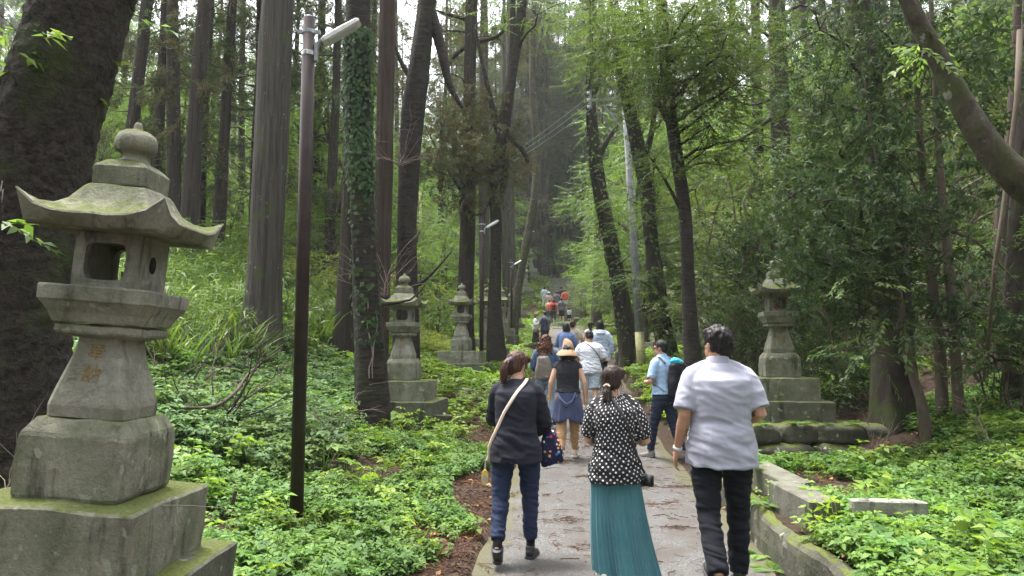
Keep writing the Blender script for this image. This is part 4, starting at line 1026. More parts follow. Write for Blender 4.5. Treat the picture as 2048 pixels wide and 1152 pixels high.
for k in range(26):  # unseen leafy trees added to hold back sky light from behind
    Y = random.uniform(-24, 1); side = random.choice((-1, 1)); x = xc(Y) + side * random.uniform(5.5 + max(0, Y + 4) * .8, 16)
    plant(random.choice(BUSH['t']), x, Y, 'tall unseen leafy tree added behind the viewpoint for shade', 'leafy shade trees added behind the viewpoint', random.uniform(.9, 1.2))
for px, Y in [(300, 32), (560, 36), (620, 42), (680, 38), (720, 46), (800, 44), (870, 48), (920, 52), (980, 56), (600, 30), (240, 40), (180, 38), (760, 58), (100, 44), (850, 60), (940, 64), (270, 52), (1010, 62), (330, 27), (640, 26), (820, 36), (900, 42)]:
    plant(random.choice(BUSH['t']), at_px(px, Y), Y, 'tall leafy broadleaf tree standing among the cedars of the left slope', 'tall leafy trees on the left slope', random.uniform(.85, 1.15))
for px, Y in [(1250, 50), (1300, 44), (1360, 48), (1420, 40), (1480, 36), (1240, 62), (1320, 58), (1400, 60), (1460, 26), (1520, 30), (1225, 44), (1265, 36), (1330, 32), (1400, 30), (1440, 34), (1290, 28), (1225, 55), (1580, 38), (1660, 34), (1760, 32), (1850, 34), (1940, 28), (2030, 26), (1700, 24), (1620, 22), (1800, 24), (1910, 20)]:
    plant(random.choice(BUSH['t']), at_px(px, Y), Y, 'tall leafy broadleaf tree standing in the shade of the right slope', 'tall leafy trees on the right slope', random.uniform(.8, 1.1))
for px, Y, k, sc in [(1440, 21, 'o', 1.1), (1490, 24, 'o', 1.2), (1460, 17.5, 'o', .8), (1530, 18, 'o', .9), (1420, 28, 'o', 1.2), (1500, 15.5, 'd', .8), (1560, 15, 'd', .8), (1340, 30, 'o', 1.1), (1300, 34, 'o', 1.1), (1260, 38, 'o', 1.0), (1320, 42, 'o', 1.2), (1380, 36, 'o', 1.3), (1600, 17, 'd', .9), (1650, 14, 'd', .9), (1620, 12.5, 'd', .55), (1690, 12, 'd', .6), (1740, 13, 'd', .9), (1860, 14, 'd', 1), (1930, 13, 'd', .9), (1980, 15, 'o', 1), (1900, 19, 'o', 1), (1820, 20, 'o', 1.1), (1700, 21, 'o', 1.1), (2040, 18, 'o', 1.1), (1760, 26, 'o', 1.2), (1880, 28, 'o', 1.3), (1560, 27, 'o', 1.3), (1640, 31, 'o', 1.4), (1240, 46, 'o', 1.0), (1230, 52, 'o', 1.0), (1290, 50, 'o', 1.3),
                     (1690, 11, 'd', .4), (1975, 10.5, 'd', .5), (2040, 11.5, 'd', .6), (1590, 13.5, 'd', .5), (1430, 15, 'o', .5), (1475, 14, 'd', .45), (1960, 9.3, 'd', .3), (2030, 8.6, 'd', .3)]:
    if k == 'o': lab, gr = 'dull green leafy young tree in the shade of the right slope', 'olive green undergrowth on the right slope'
    else: lab, gr = 'dark glossy evergreen in the shade behind the right lantern', 'dark evergreens on the right slope'
    plant(random.choice(BUSH[k]), at_px(px, Y), Y, lab, gr, sc * random.uniform(.9, 1.1))
for px, Y, k, sc, lab in [(1165, 52, 'b', .75, 'bright yellow green spreading tree right of the far stairs'), (1130, 64, 'b', .8, 'bright bush at the head of the far stairs')]:
    o = plant(BUSH[k][0], at_px(px, Y), Y, lab, 'x', sc); del o['group']
for k, (px, Y) in enumerate([(1130, 46), (1150, 44), (1160, 47), (1175, 40), (1085, 52), (1075, 48), (1150, 55), (1075, 56)]):
    plant(BUSH['s'][k % 2], at_px(px, Y), Y, 'small bright bush on the grassy verge near the far walkers', 'small bushes by the far walkers', .55)
for P in CED + sum(BUSH.values(), []):
    if id(P) not in used:
        for c in list(P.children): bpy.data.objects.remove(c)
        bpy.data.objects.remove(P)
# closed forest on the hills behind everything, seen only as one mass
cl = []
for _ in range(420):
    Y = random.uniform(110, 150); x = random.uniform(-.85 * Y, .85 * Y); z = gz(x, Y)
    for h in (1.5, 5, 9, 13, 17): cl.append((x + random.uniform(-2, 2), Y + random.uniform(-3, 3), z + h * random.uniform(.8, 1.1), random.uniform(2, 3.2) * (1.15 - h / 30), 24))
for _ in range(90):
    Y = random.uniform(106, 125); x = random.uniform(-6, 24); z = gz(x, Y)
    for h in (1, 3.5, 7, 11): cl.append((x, Y, z + h, 2.2, 24))
q = foliage(cl, T_CEDAR + T_TWIG, 4.0, 1.0, .5)
tag(link('far_forest', quadmesh('far_forest', q), M['leaf_mid']), 'continuous mass of green forest closing the hillside far behind', 'forest', kind='stuff')
# ================================================================ ground cover
def tpl_herb(nst, h, leaf, per=5):
    out = []
    for s in range(nst):
        a = RNG.uniform(0, 2 * PI); b = np.array([math.cos(a), math.sin(a), 0]) * RNG.uniform(.0, .09); hh = h * RNG.uniform(.55, 1.15)
        lean = np.array([math.cos(a), math.sin(a), 0]) * hh * RNG.uniform(.1, .5); top = b + lean + np.array([0, 0, hh])
        for w_, fr in ((per, 1.0), (3, .62)):
            c = b + (top - b) * fr; k = w_
            an = np.linspace(0, 2 * PI, k, endpoint=False) + RNG.uniform(0, 6) + RNG.normal(0, .2, k)
            A = np.stack([np.cos(an), np.sin(an), RNG.normal(.08, .22, k)], -1); l = leaf * RNG.uniform(.65, 1.15, k)
            out.append(leafquads(np.tile(c, (k, 1)) + A * .008, A, np.stack([RNG.normal(0, .25, k), RNG.normal(0, .25, k), np.ones(k)], -1), l, l * RNG.uniform(.5, .66, k), .16, .2))
        out.append(np.array([[b + [-.003, 0, 0], b + [.003, 0, 0], top + [.002, 0, 0], top + [-.002, 0, 0]]]))
    return np.concatenate(out)
def tpl_fern(nf, L):
    out = []
    for f in range(nf):
        a = 2 * PI * f / nf + RNG.normal(0, .3); d = np.array([math.cos(a), math.sin(a), 0]); s = np.array([-d[1], d[0], 0]); l = L * RNG.uniform(.7, 1.1)
        n = 16; t = np.linspace(.12, 1, n); ri = RNG.uniform(.5, .8)
        P = d * (l * t[:, None]) + np.array([0, 0, 1.]) * (l * ri * (t - .75 * t ** 2))[:, None]
        tg = unit(np.gradient(P, axis=0)); w = l * .26 * np.sin(PI * np.clip(t * .9 + .12, 0, 1)) ** .8
        for sg in (-1, 1):
            A = sg * s + tg * .45; out.append(leafquads(P, A, np.tile([0, 0, 1.], (n, 1)) + .15 * tg, w, w * .26 + .004, .05, .15))
        out.append(np.stack([P[:-1] - s * .002, P[:-1] + s * .002, P[1:] + s * .002, P[1:] - s * .002], 1))
    return np.concatenate(out)
def tpl_grass(nb, h, wd=.014):
    out = []
    for b in range(nb):
        a = RNG.uniform(0, 2 * PI); d = np.array([math.cos(a), math.sin(a), 0]); s = np.array([-d[1], d[0], 0]); l = h * RNG.uniform(.6, 1.2); lean = RNG.uniform(.25, .8)
        o = np.append(RNG.normal(0, .05, 2), 0); t = np.linspace(0, 1, 5)
        P = o + d * (l * lean * t ** 1.6)[:, None] + np.array([0, 0, 1.]) * (l * (t - .38 * lean * t ** 2.5))[:, None]
        w = wd * np.array([.6, 1, .9, .6, .05])[:, None] * s
        out.append(np.stack([P[:-1] - w[:-1], P[:-1] + w[:-1], P[1:] + w[1:], P[1:] - w[1:]], 1))
    return np.concatenate(out)
def tpl_sasa(h):
    """bamboo-grass culm with a fan of lance leaves"""
    out = []
    for s in range(3):
        a = RNG.uniform(0, 2 * PI); d = np.array([math.cos(a), math.sin(a), 0]); hh = h * RNG.uniform(.6, 1.1); lean = RNG.uniform(.05, .35)
        k = 9; t = RNG.uniform(.35, 1, k)
        P = d * (hh * lean * t ** 1.5)[:, None] + np.array([0, 0, 1.]) * (hh * t)[:, None]
        an = RNG.uniform(0, 2 * PI, k); A = np.stack([np.cos(an), np.sin(an), RNG.normal(.05, .4, k)], -1); l = RNG.uniform(.14, .26, k)
        out.append(leafquads(P, A, np.stack([RNG.normal(0, .3, k), RNG.normal(0, .3, k), np.ones(k)], -1), l, l * .14, .06, .25))
        out.append(np.array([[[-.004, 0, 0], [.004, 0, 0], d * hh * lean + [.003, 0, hh], d * hh * lean + [-.003, 0, hh]]]))
    return np.concatenate(out)
M['herb'] = leafmat('herb_leaf', (.05, .115, .028), (.08, .165, .042), (.12, .215, .06), .38, .62, .2)
M['herb_blue'] = leafmat('nettle_leaf', (.06, .12, .05), (.09, .17, .075), (.13, .215, .10), .35, .68, .15)
M['herb_far'] = leafmat('verge_leaf', (.085, .165, .028), (.13, .225, .04), (.18, .28, .06), .42, .55, .3)
M['fern'] = leafmat('fern_frond', (.06, .13, .028), (.095, .185, .04), (.13, .225, .055), .4, .5, .3)
M['sasa'] = leafmat('bamboo_grass_leaf', (.07, .135, .034), (.105, .185, .05), (.155, .235, .08), .42, .5, .3)
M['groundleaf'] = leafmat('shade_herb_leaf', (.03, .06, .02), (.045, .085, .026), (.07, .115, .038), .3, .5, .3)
avoid = [(.95, 31.5, 1.3), (1.2, 29, .9), (-1.965, 3.577, .56), (p1.x, 6.2, .12), (L2.location.x, 12.2, .68), (L3.location.x, 19.2, .75), (LR.location.x, 10.75, .72)]
def field(n, x0, x1, y0, y1, cond, bare=.35, fseed=5, nscale=1.6):
    x = RNG.uniform(x0, x1, n); y = RNG.uniform(y0, y1, n); s = x - xc(y)
    k = cond(x, y, s); nz = vnoise(x * nscale, y * nscale, fseed)
    k &= (nz + RNG.normal(0, .25, n)) > bare - .75
    for a, b, r in avoid: k &= np.maximum(np.abs(x - a), np.abs(y - b)) > r
    x, y = x[k], y[k]
    return x, y, ground(x, y)
def cover(name, label, cat, tpls, xyz, mat, scale=(.7, 1.3), tilt=.15):
    x, y, z = xyz; n = len(x)
    q = scatter(tpls, np.stack([x, y, z - .01], -1), RNG.uniform(0, 2 * PI, n), RNG.normal(0, tilt, n), RNG.normal(0, tilt, n), RNG.uniform(*scale, n))
    tag(link(name, quadmesh(name, q), mat), label, cat, kind='stuff')
    print(name, n, len(q))
H_S = [tpl_herb(random.choice((4, 5, 6)), random.uniform(.08, .17), random.uniform(.036, .056)) for _ in range(10)]; H_M = [tpl_herb(6, random.uniform(.13, .24), random.uniform(.05, .078)) for _ in range(8)]; H_L = [tpl_herb(5, random.uniform(.22, .38), random.uniform(.06, .09)) for _ in range(8)]
HS2 = [tpl_herb(4, .16, .10, 4) for _ in range(5)]
lcond = lambda x, y, s: (s < -HW - .42 - .25 * np.sin(y * 1.7)) & (x > -.74 * y - 1)
rcond = lambda x, y, s: (s > HW + .2) & (x < .74 * y + 1)
cover('left_ground_cover', 'low fresh green herbs carpeting the near left bank', 'ground cover', H_S + H_M[:2], field(17000, -8, .6, 3.2, 11, lcond, .70, 5, 2.2), M['herb'], (.5, 1.2))
def xyz_cat(*a): return tuple(np.concatenate(c) for c in zip(*a))
cover('right_ground_cover', 'low fresh green herbs carpeting the near right bank', 'ground cover', H_S + H_M, field(18000, 1.5, 8, 2.6, 10.2, lambda x, y, s: rcond(x, y, s) & ~((y > 8.5) & (x < 5.1)) & ~((np.abs(s - HW - .3) < .24) & (y > 5.2) & (y < 7.6)), .60, 6, 2.2), M['herb'], (.5, 1.15))
n_ = 2600; x_ = np.concatenate([RNG.uniform(-5.5, .3, n_), RNG.uniform(2, 6, n_ // 2)]); y_ = RNG.uniform(3.4, 11, len(x_)); k_ = (np.abs(x_ - xc(y_)) > HW + .05); x_, y_ = x_[k_], y_[k_]; n_ = len(x_)
P_ = np.stack([x_, y_, ground(x_, y_) + RNG.uniform(.01, .05, n_)], -1); a_ = RNG.uniform(0, 6.28, n_); L_ = RNG.uniform(.03, .085, n_)
tag(link('fallen_leaves', quadmesh('fallen_leaves', leafquads(P_, np.stack([np.cos(a_), np.sin(a_), RNG.normal(0, .3, n_)], -1), np.stack([RNG.normal(0, .4, n_), RNG.normal(0, .4, n_), np.ones(n_)], -1), L_, L_ * .5, .2, .2)), leafmat('dead_leaf', (.05, .026, .014), (.11, .06, .03), (.22, .14, .075), .1, .8, .2)), 'brown fallen leaves scattered over the soil of both banks', 'fallen leaves', kind='stuff')
cover('seedling_cover', 'scattered pale yellow green seedlings standing above the low herbs', 'ground cover', [tpl_herb(3, random.uniform(.16, .3), random.uniform(.06, .1), 4) for _ in range(8)], xyz_cat(field(900, -7, .6, 3.2, 11, lcond, .75, 25, 1.4), field(1100, 1.5, 8, 2.6, 8.4, rcond, .75, 26, 1.4)), M['herb_far'], (.6, 1.3), .25)
cover('nettle_patch', 'taller blue green nettles filling the left bank below the big cedar', 'ground cover', H_L + H_M, field(9000, -9, -.5, 7.2, 15, lambda x, y, s: (s < -HW - 2.0 - .06 * (y - 7)) & (x > -.74 * y) & ~((np.abs(x + .75) < .8) & (y > 13)), .3, 7, .9), M['herb_blue'], (.8, 1.25))
cover('left_verge_cover', 'bright green low growth along the left verge up the slope', 'ground cover', H_M + HS2, field(8000, -6, 4, 11, 66, lambda x, y, s: (s < -HW - .2) & (s > -8), .42, 8, .9), M['herb_far'], (1, 1.7))
cover('right_verge_cover', 'bright green low growth along the right verge up the slope', 'ground cover', H_M + HS2, field(8000, 2.4, 12, 11.3, 66, lambda x, y, s: (s > HW + .2) & (s < 5.6), .42, 9, .9), M['herb_far'], (1, 1.7))
cover('far_left_cover', 'pale green growth on the left slope between the cedars', 'ground cover', H_L + HS2, field(7500, -40, 0, 14, 60, lambda x, y, s: (s < -5) & (x > -.76 * y), .25, 10, .5), M['herb_far'], (1.4, 2.4))
cover('right_slope_cover', 'sparse shaded herbs on the dark floor of the right slope', 'ground cover', H_L + HS2, field(5200, 4, 40, 10.5, 45, lambda x, y, s: (s > 3.2) & (x < .76 * y), .55, 11, .7), M['groundleaf'], (1, 1.8))
cover('yellow_bed', 'yellow green bed of low leaves behind the slim lantern on the left', 'ground cover', H_M, field(1500, -4.2, -.9, 20.5, 27, lambda x, y, s: (s < -3.2), .1, 12), M['leaf_yellow'], (1.1, 1.6))
S_T = [tpl_sasa(1.0) for _ in range(6)]; G_T = [tpl_grass(22, .8) for _ in range(5)]
cover('bamboo_grass', 'light green bamboo grass thicket on the left slope behind the foreground lantern', 'grass', S_T + G_T[:3], field(3600, -16, -3.2, 9.5, 24, lambda x, y, s: (s < -5.6) & (x > -.72 * y) & ~((np.abs(x - at_px(517, 13.5)) < .5) & (np.abs(y - 13.3) < .9)), .1, 13, .7), M['sasa'], (.75, 1.35), .12)
# ferns and single plants one can point at
F_P = [quadmesh('fern_fronds', tpl_fern(7, .34)), quadmesh('fern_fronds', tpl_fern(9, .42)), quadmesh('fern_fronds', tpl_fern(6, .28))]
def fern(px, py, Y, lab, gr, sc=1.0, k=0):
    x = at_px(px, Y); o = link('fern', F_P[k % 3], M['fern']); o.location = (x, Y, gz(x, Y) + .01); o.rotation_euler = (0, 0, random.uniform(0, 6)); o.scale = (sc,) * 3
    tag(o, lab, 'fern', gr)
for k, (px, Y, sc) in enumerate([(1560, 4.9, .75), (1620, 4.3, .9), (1680, 4.0, 1), (1740, 4.4, .9), (1820, 4.1, 1), (1900, 4.3, 1), (1700, 5.0, .9), (1800, 4.8, .9), (1640, 5.2, .8), (1980, 4.6, 1), (1860, 5.2, .8), (1580, 4.2, .8), (2030, 4.2, 1), (1760, 5.9, .8), (1930, 5.6, .8), (1660, 4.6, .9)]):
    fern(px, 0, Y, 'light green fern among the herbs near the bottom right of the photo', 'ferns on the near right bank', sc, k)
for k, (px, Y) in enumerate([(690, 6.1), (640, 6.5), (600, 5.7), (540, 6.0)]): fern(px, 0, Y, 'fern at the foot of the foreground lamp post', 'ferns by the foreground lamp post', .85, k)
for k, (px, Y, dz) in enumerate([(1512, 6.0, -.1), (1520, 6.4, 0), (1530, 5.6, 0)]): fern(px, 0, Y, 'fern hanging over the low retaining wall beside the white polo man', 'ferns on the retaining wall', .8, k)
for k, (px, Y) in enumerate([(1520, 9.55), (1590, 9.6), (1640, 9.6), (1700, 9.6)]):
    x = at_px(px, Y); o = link('fern', F_P[k % 3], M['fern']); o.location = (x, Y, .66); o.scale = (.55,) * 3; tag(o, 'small fern sprouting on top of the boulder wall', 'fern', 'ferns on the boulder wall')
# dry brush and fallen boughs
def brush(name, label, cat, base, n, L, r, mat, up=.6, spread=1.0, dirx=0.0, seed=0, group=None):
    rg = np.random.default_rng(seed + 900); parts = []
    for k in range(n):
        p = np.array(base, float) + rg.normal(0, .06, 3) * [1, 1, .2]; d = unit(np.array([dirx + rg.normal(0, spread), rg.normal(0, spread), up + rg.normal(0, .3)]))
        rows = [(*p, r)]; l = L * rg.uniform(.6, 1.2)
        for q in range(8):
            d = unit(d + rg.normal(0, .17, 3) + np.array([0, 0, -.05])); p = p + d * l / 8; rows.append((*p, r * (1 - (q + 1) / 8.6)))
            if rg.random() < .45:
                e = p + unit(d + rg.normal(0, .6, 3)) * l * rg.uniform(.15, .35); parts.append(sweep(limb_between(p, e, r * .45, r * .15, 0, q + k * 9 + seed, 4), 4, .03))
        parts.append(sweep(rows, 5, .06))
    V, Q = joinm(parts); b = np.array(base); o = link(name, npmesh(name, V - b, Q, True), mat); o.location = tuple(b)
    return tag(o, label, cat, group)
def gp(px, Y, dz=0): x = at_px(px, Y); return (x, Y, gz(x, Y) + dz)
brush('dry_brush', 'tangle of dry brown stems between the foreground lantern and the lamp post', 'dry brush', gp(430, 8.2), 20, 1.6, .013, M['twig'], .45, .6, .35, 1)
brush('dry_brush', 'dry brown stems standing in the nettles left of the big cedar foot', 'dry brush', gp(370, 9.2), 16, 1.6, .012, M['deadtwig'], .6, .55, .2, 2)
brush('dry_brush', 'thin bare twigs behind the lamp post near the large lobed leaves', 'dry brush', gp(640, 8.6), 10, 1.0, .008, M['deadtwig'], .8, .6, .1, 3)
brush('dry_stalks', 'pale bare stalks arching beside the foreground lantern at the left edge', 'dry brush', (-2.95, 3.9, .3), 9, 1.25, .007, M['vine'], .9, .35, .55, 4)
brush('dry_stalks', 'arching pale dry stalks at the right edge above the green bank', 'dry brush', gp(1985, 7.6), 12, .8, .006, M['vine'], .5, .7, -.2, 5)
brush('bare_twigs', 'bare pale twigs spreading across the trunks above the ivy tree lantern', 'twigs', tuple(at(772, 590, 12.8)), 12, 1.9, .009, M['deadtwig'], .75, .5, .1, 6)
brush('bare_twigs', 'bare pale twigs in front of the dark cherry trunk higher up', 'twigs', tuple(at(800, 330, 13.5)), 10, 1.5, .008, M['deadtwig'], .4, .7, .1, 7)
brush('bare_twigs', 'bare twigs at the foot of the thick black trunk on the right', 'twigs', gp(1740, 9.0), 9, .7, .006, M['vine'], .5, .6, 0, 8)
brush('dead_cedar_tuft', 'round brown tuft of dead twigs hanging on the mossy slender trunk', 'twigs', tuple(at(1052, 345, 33)), 90, .45, .012, M['deadtwig'], 0, 1.0, 0, 9)
rows = [(*at(330, 812, 7.6), .012), (*at(420, 815, 7.8), .022), (*at(470, 785, 8.2), .02), (*at(500, 745, 8.6), .014), (*at(560, 700, 9.0), .007)]
V, Q = sweep(smooth_path(rows, .1), 9, .08); tag(link('fallen_bough', npmesh('fallen_bough', V, Q, True), M['twig']), 'dark fallen bough lying in the nettles left of the lamp post', 'branch')
rows = [(*gp(1690, 9.1, .05), .03), (*gp(1760, 8.7, .07), .035), (*gp(1830, 8.4, .06), .03), (*gp(1900, 8.2, .06), .02)]
V, Q = sweep(smooth_path(rows, .1), 8, .08); tag(link('fallen_bough', npmesh('fallen_bough', V, Q, True), M['smoothbark']), 'fallen branch lying across the herbs before the slender stems', 'branch')
m = MB(); q = gp(470, 6.0); m.tube([(0, 0, -.05), (.02, 0, .1), (.05, .01, .24)], [.022, .018, .015], 7); o = m.build('dead_stub', M['twig']); o.location = q; tag(o, 'short dead stub standing in the soil left of the lamp post foot', 'stick')
# the big lobed plant and broad leaves in front
def lobed(loc, sc, label, n=7, mat='herb'):
    out = []
    for k in range(n):
        a = 2 * PI * k / n + RNG.normal(0, .3); d = np.array([math.cos(a), math.sin(a), 0]); h = RNG.uniform(.2, .45); c = d * RNG.uniform(.12, .22) + np.array([0, 0, h])
        an = np.array([-1.3, -.65, 0, .65, 1.3]) + a; l = np.array([.1, .14, .17, .14, .1]) * RNG.uniform(.8, 1.1)
        A = np.stack([np.cos(an), np.sin(an), 0 * an - .25], -1)
        out.append(leafquads(np.tile(c, (5, 1)), A, np.tile([0, 0, 1.], (5, 1)), l, l * .55, .05, .1))
        out.append(np.array([[[-.004, 0, 0], [.004, 0, 0], c + [.003, 0, 0], c - [.003, 0, 0]]]))
    o = link('lobed_plant', quadmesh('lobed_plant', np.concatenate(out)), M[mat]); o.location = loc; o.scale = (sc,) * 3
    tag(o, label, 'plant')
lobed(gp(655, 8.0), 1.1, 'plant with large lobed leaves just right of the lamp post in the nettles')
lobed(gp(640, 4.7), .8, 'broad leaved plant at the bottom edge right of the foreground lantern')
lobed(gp(560, 4.9), .7, 'broad leaved plant by the lower step corner of the foreground lantern')
lobed(gp(1720, 4.9), .55, 'broad leaved plant among the ferns on the near right bank')
lobed(gp(705, 5.6), .6, 'broad leaved plant halfway between lamp post foot and path')
# ================================================================ people
def ell(c, r, n=14, m=10, rot=None):
    rings = []
    for i in range(m + 1):
        ph = -PI / 2 + PI * i / m; cz, sz = max(math.cos(ph), .02), math.sin(ph); ring = []
        for j in range(n):
            th = 2 * PI * j / n; p = Vector((r[0] * cz * math.cos(th), r[1] * cz * math.sin(th), r[2] * sz))
            if rot: p = rot @ p
            ring.append(p + Vector(c))
        rings.append(ring)
    return rings
def loft(mb, pts, n=20, e=1.0, ref=(1, 0, 0)):
    """pts: (centre, half width, half depth); e<1 squarer"""
    P = [Vector(p[0]) for p in pts]; rings = []; refv = Vector(ref)
    for i, p in enumerate(P):
        t = (P[min(i + 1, len(P) - 1)] - P[max(i - 1, 0)]).normalized()
        a = refv - t * refv.dot(t)
        if a.length < .15: a = Vector((0, 1, 0)) - t * t.y
        a.normalize(); b = t.cross(a)
        ring = []
        for j in range(n):
            th = 2 * PI * j / n; c, s = math.cos(th), math.sin(th)
            ring.append(p + a * (math.copysign(abs(c) ** e, c) * pts[i][1]) + b * (math.copysign(abs(s) ** e, s) * pts[i][2]))
        rings.append(ring)
    mb.rings(rings)
def remesh(mb, voxel, smooth=4, factor=.5):
    me = bpy.data.meshes.new('tmp'); me.from_pydata(mb.v, [], mb.f); me.update()
    o = bpy.data.objects.new('tmp', me); COL.objects.link(o)
    r = o.modifiers.new('r', 'REMESH'); r.mode = 'VOXEL'; r.voxel_size = voxel; r.adaptivity = 0
    if smooth: s = o.modifiers.new('s', 'SMOOTH'); s.factor = factor; s.iterations = smooth
    dg = bpy.context.evaluated_depsgraph_get(); out = bpy.data.meshes.new_from_object(o.evaluated_get(dg))
    bpy.data.objects.remove(o); bpy.data.meshes.remove(me)
    return out
def wrinkle(me, amp, sc, seed=0, sz=1.0, fine=0.0, fn=None):
    """cloth folds: ridged noise pushed along the normals"""
    off = Vector((seed * 7.3, seed * 3.1, seed * 1.7))
    nv = [v.normal.copy() for v in me.vertices]
    for v, nn in zip(me.vertices, nv):
        p = Vector((v.co.x * .55, v.co.y * .55, v.co.z * sz + .35 * v.co.x)) * sc + off
        q = mnoise.noise(p + mnoise.noise_vector(p * .7) * .8)
        d = (1 - abs(q) * 2.2) - .5
        if fine: d += fine * mnoise.noise(p * 3.1)
        k = fn(v.co) if fn else 1.0
        v.co += nn * amp * d * k
    me.update()
def finish(name, me, mat, parent):
    me.name = name
    me.polygons.foreach_set('use_smooth', np.ones(len(me.polygons), bool)); me.update()
    return link(name, me, mat, parent)

def cloth(name, c, rough=.88, var=.1, weave=900, spec=.12, sheen=.15, mott=0.0):
    t = NT(name); v = t.coord('Object')
    n = t.noise(v, 7, 5); f = t.noise(v, weave, 2)
    lo = tuple(x * (1 - var) for x in c); hi = tuple(min(.9, x * (1 + var)) for x in c)
    col = t.ramp(n, [(.3, lo), (.7, hi)])
    if mott: col = t.mix(t.ramp(t.noise(v, 160, 4, .8), [(.4, mott), (.65, 0.0)]), col, tuple(x * .45 for x in c))
    t.set(col, rough, 0, spec); t.b.inputs['Sheen Weight'].default_value = sheen if max(c) > .1 else .02
    t.bump(f, .25, .002)
    return t.m
def skinmat(name, c):
    t = NT(name); v = t.coord('Object'); n = t.noise(v, 9, 4)
    t.set(t.ramp(n, [(.3, tuple(x * .88 for x in c)), (.7, c)]), .5, 0, .35)
    t.b.inputs['Subsurface Weight'].default_value = .08; t.b.inputs['Subsurface Radius'].default_value = (.02, .008, .004)
    return t.m
def hairmat(name, c):
    t = NT(name); v = t.coord('Object', (130, 130, 7)); n = t.noise(v, 1.0, 4, .6, .4)
    t.set(t.ramp(n, [(.3, tuple(x * .35 for x in c)), (.52, c), (.72, tuple(x * 1.7 for x in c))]), .5, 0, .25)
    t.bump(n, .8, .006); return t.m
SKIN = skinmat('skin', (.50, .30, .21)); SKIN_T = skinmat('tanned_skin', (.42, .23, .15))
H_BLACK = hairmat('black_hair', (.012, .010, .010)); H_DARK = hairmat('dark_brown_hair', (.030, .017, .013)); H_BROWN = hairmat('brown_hair', (.060, .026, .016)); H_RED = hairmat('auburn_hair', (.085, .032, .018))
M['eye'] = plain('dark_eye', (.02, .015, .012), .2)
M['rubber'] = plain('black_shoe', (.022, .022, .025), .6, var=.25); M['sole'] = plain('shoe_sole', (.10, .095, .09), .8); M['white_shoe'] = plain('white_shoe', (.62, .61, .58), .6); M['sock'] = cloth('black_sock', (.014, .014, .017)); M['white_sock'] = cloth('white_sock', (.66, .66, .68))
M['tan_shoe'] = plain('tan_white_shoe', (.50, .40, .32), .6, var=.3, scale=22); M['grey_shoe'] = plain('grey_brown_shoe', (.16, .14, .12), .7, var=.3)

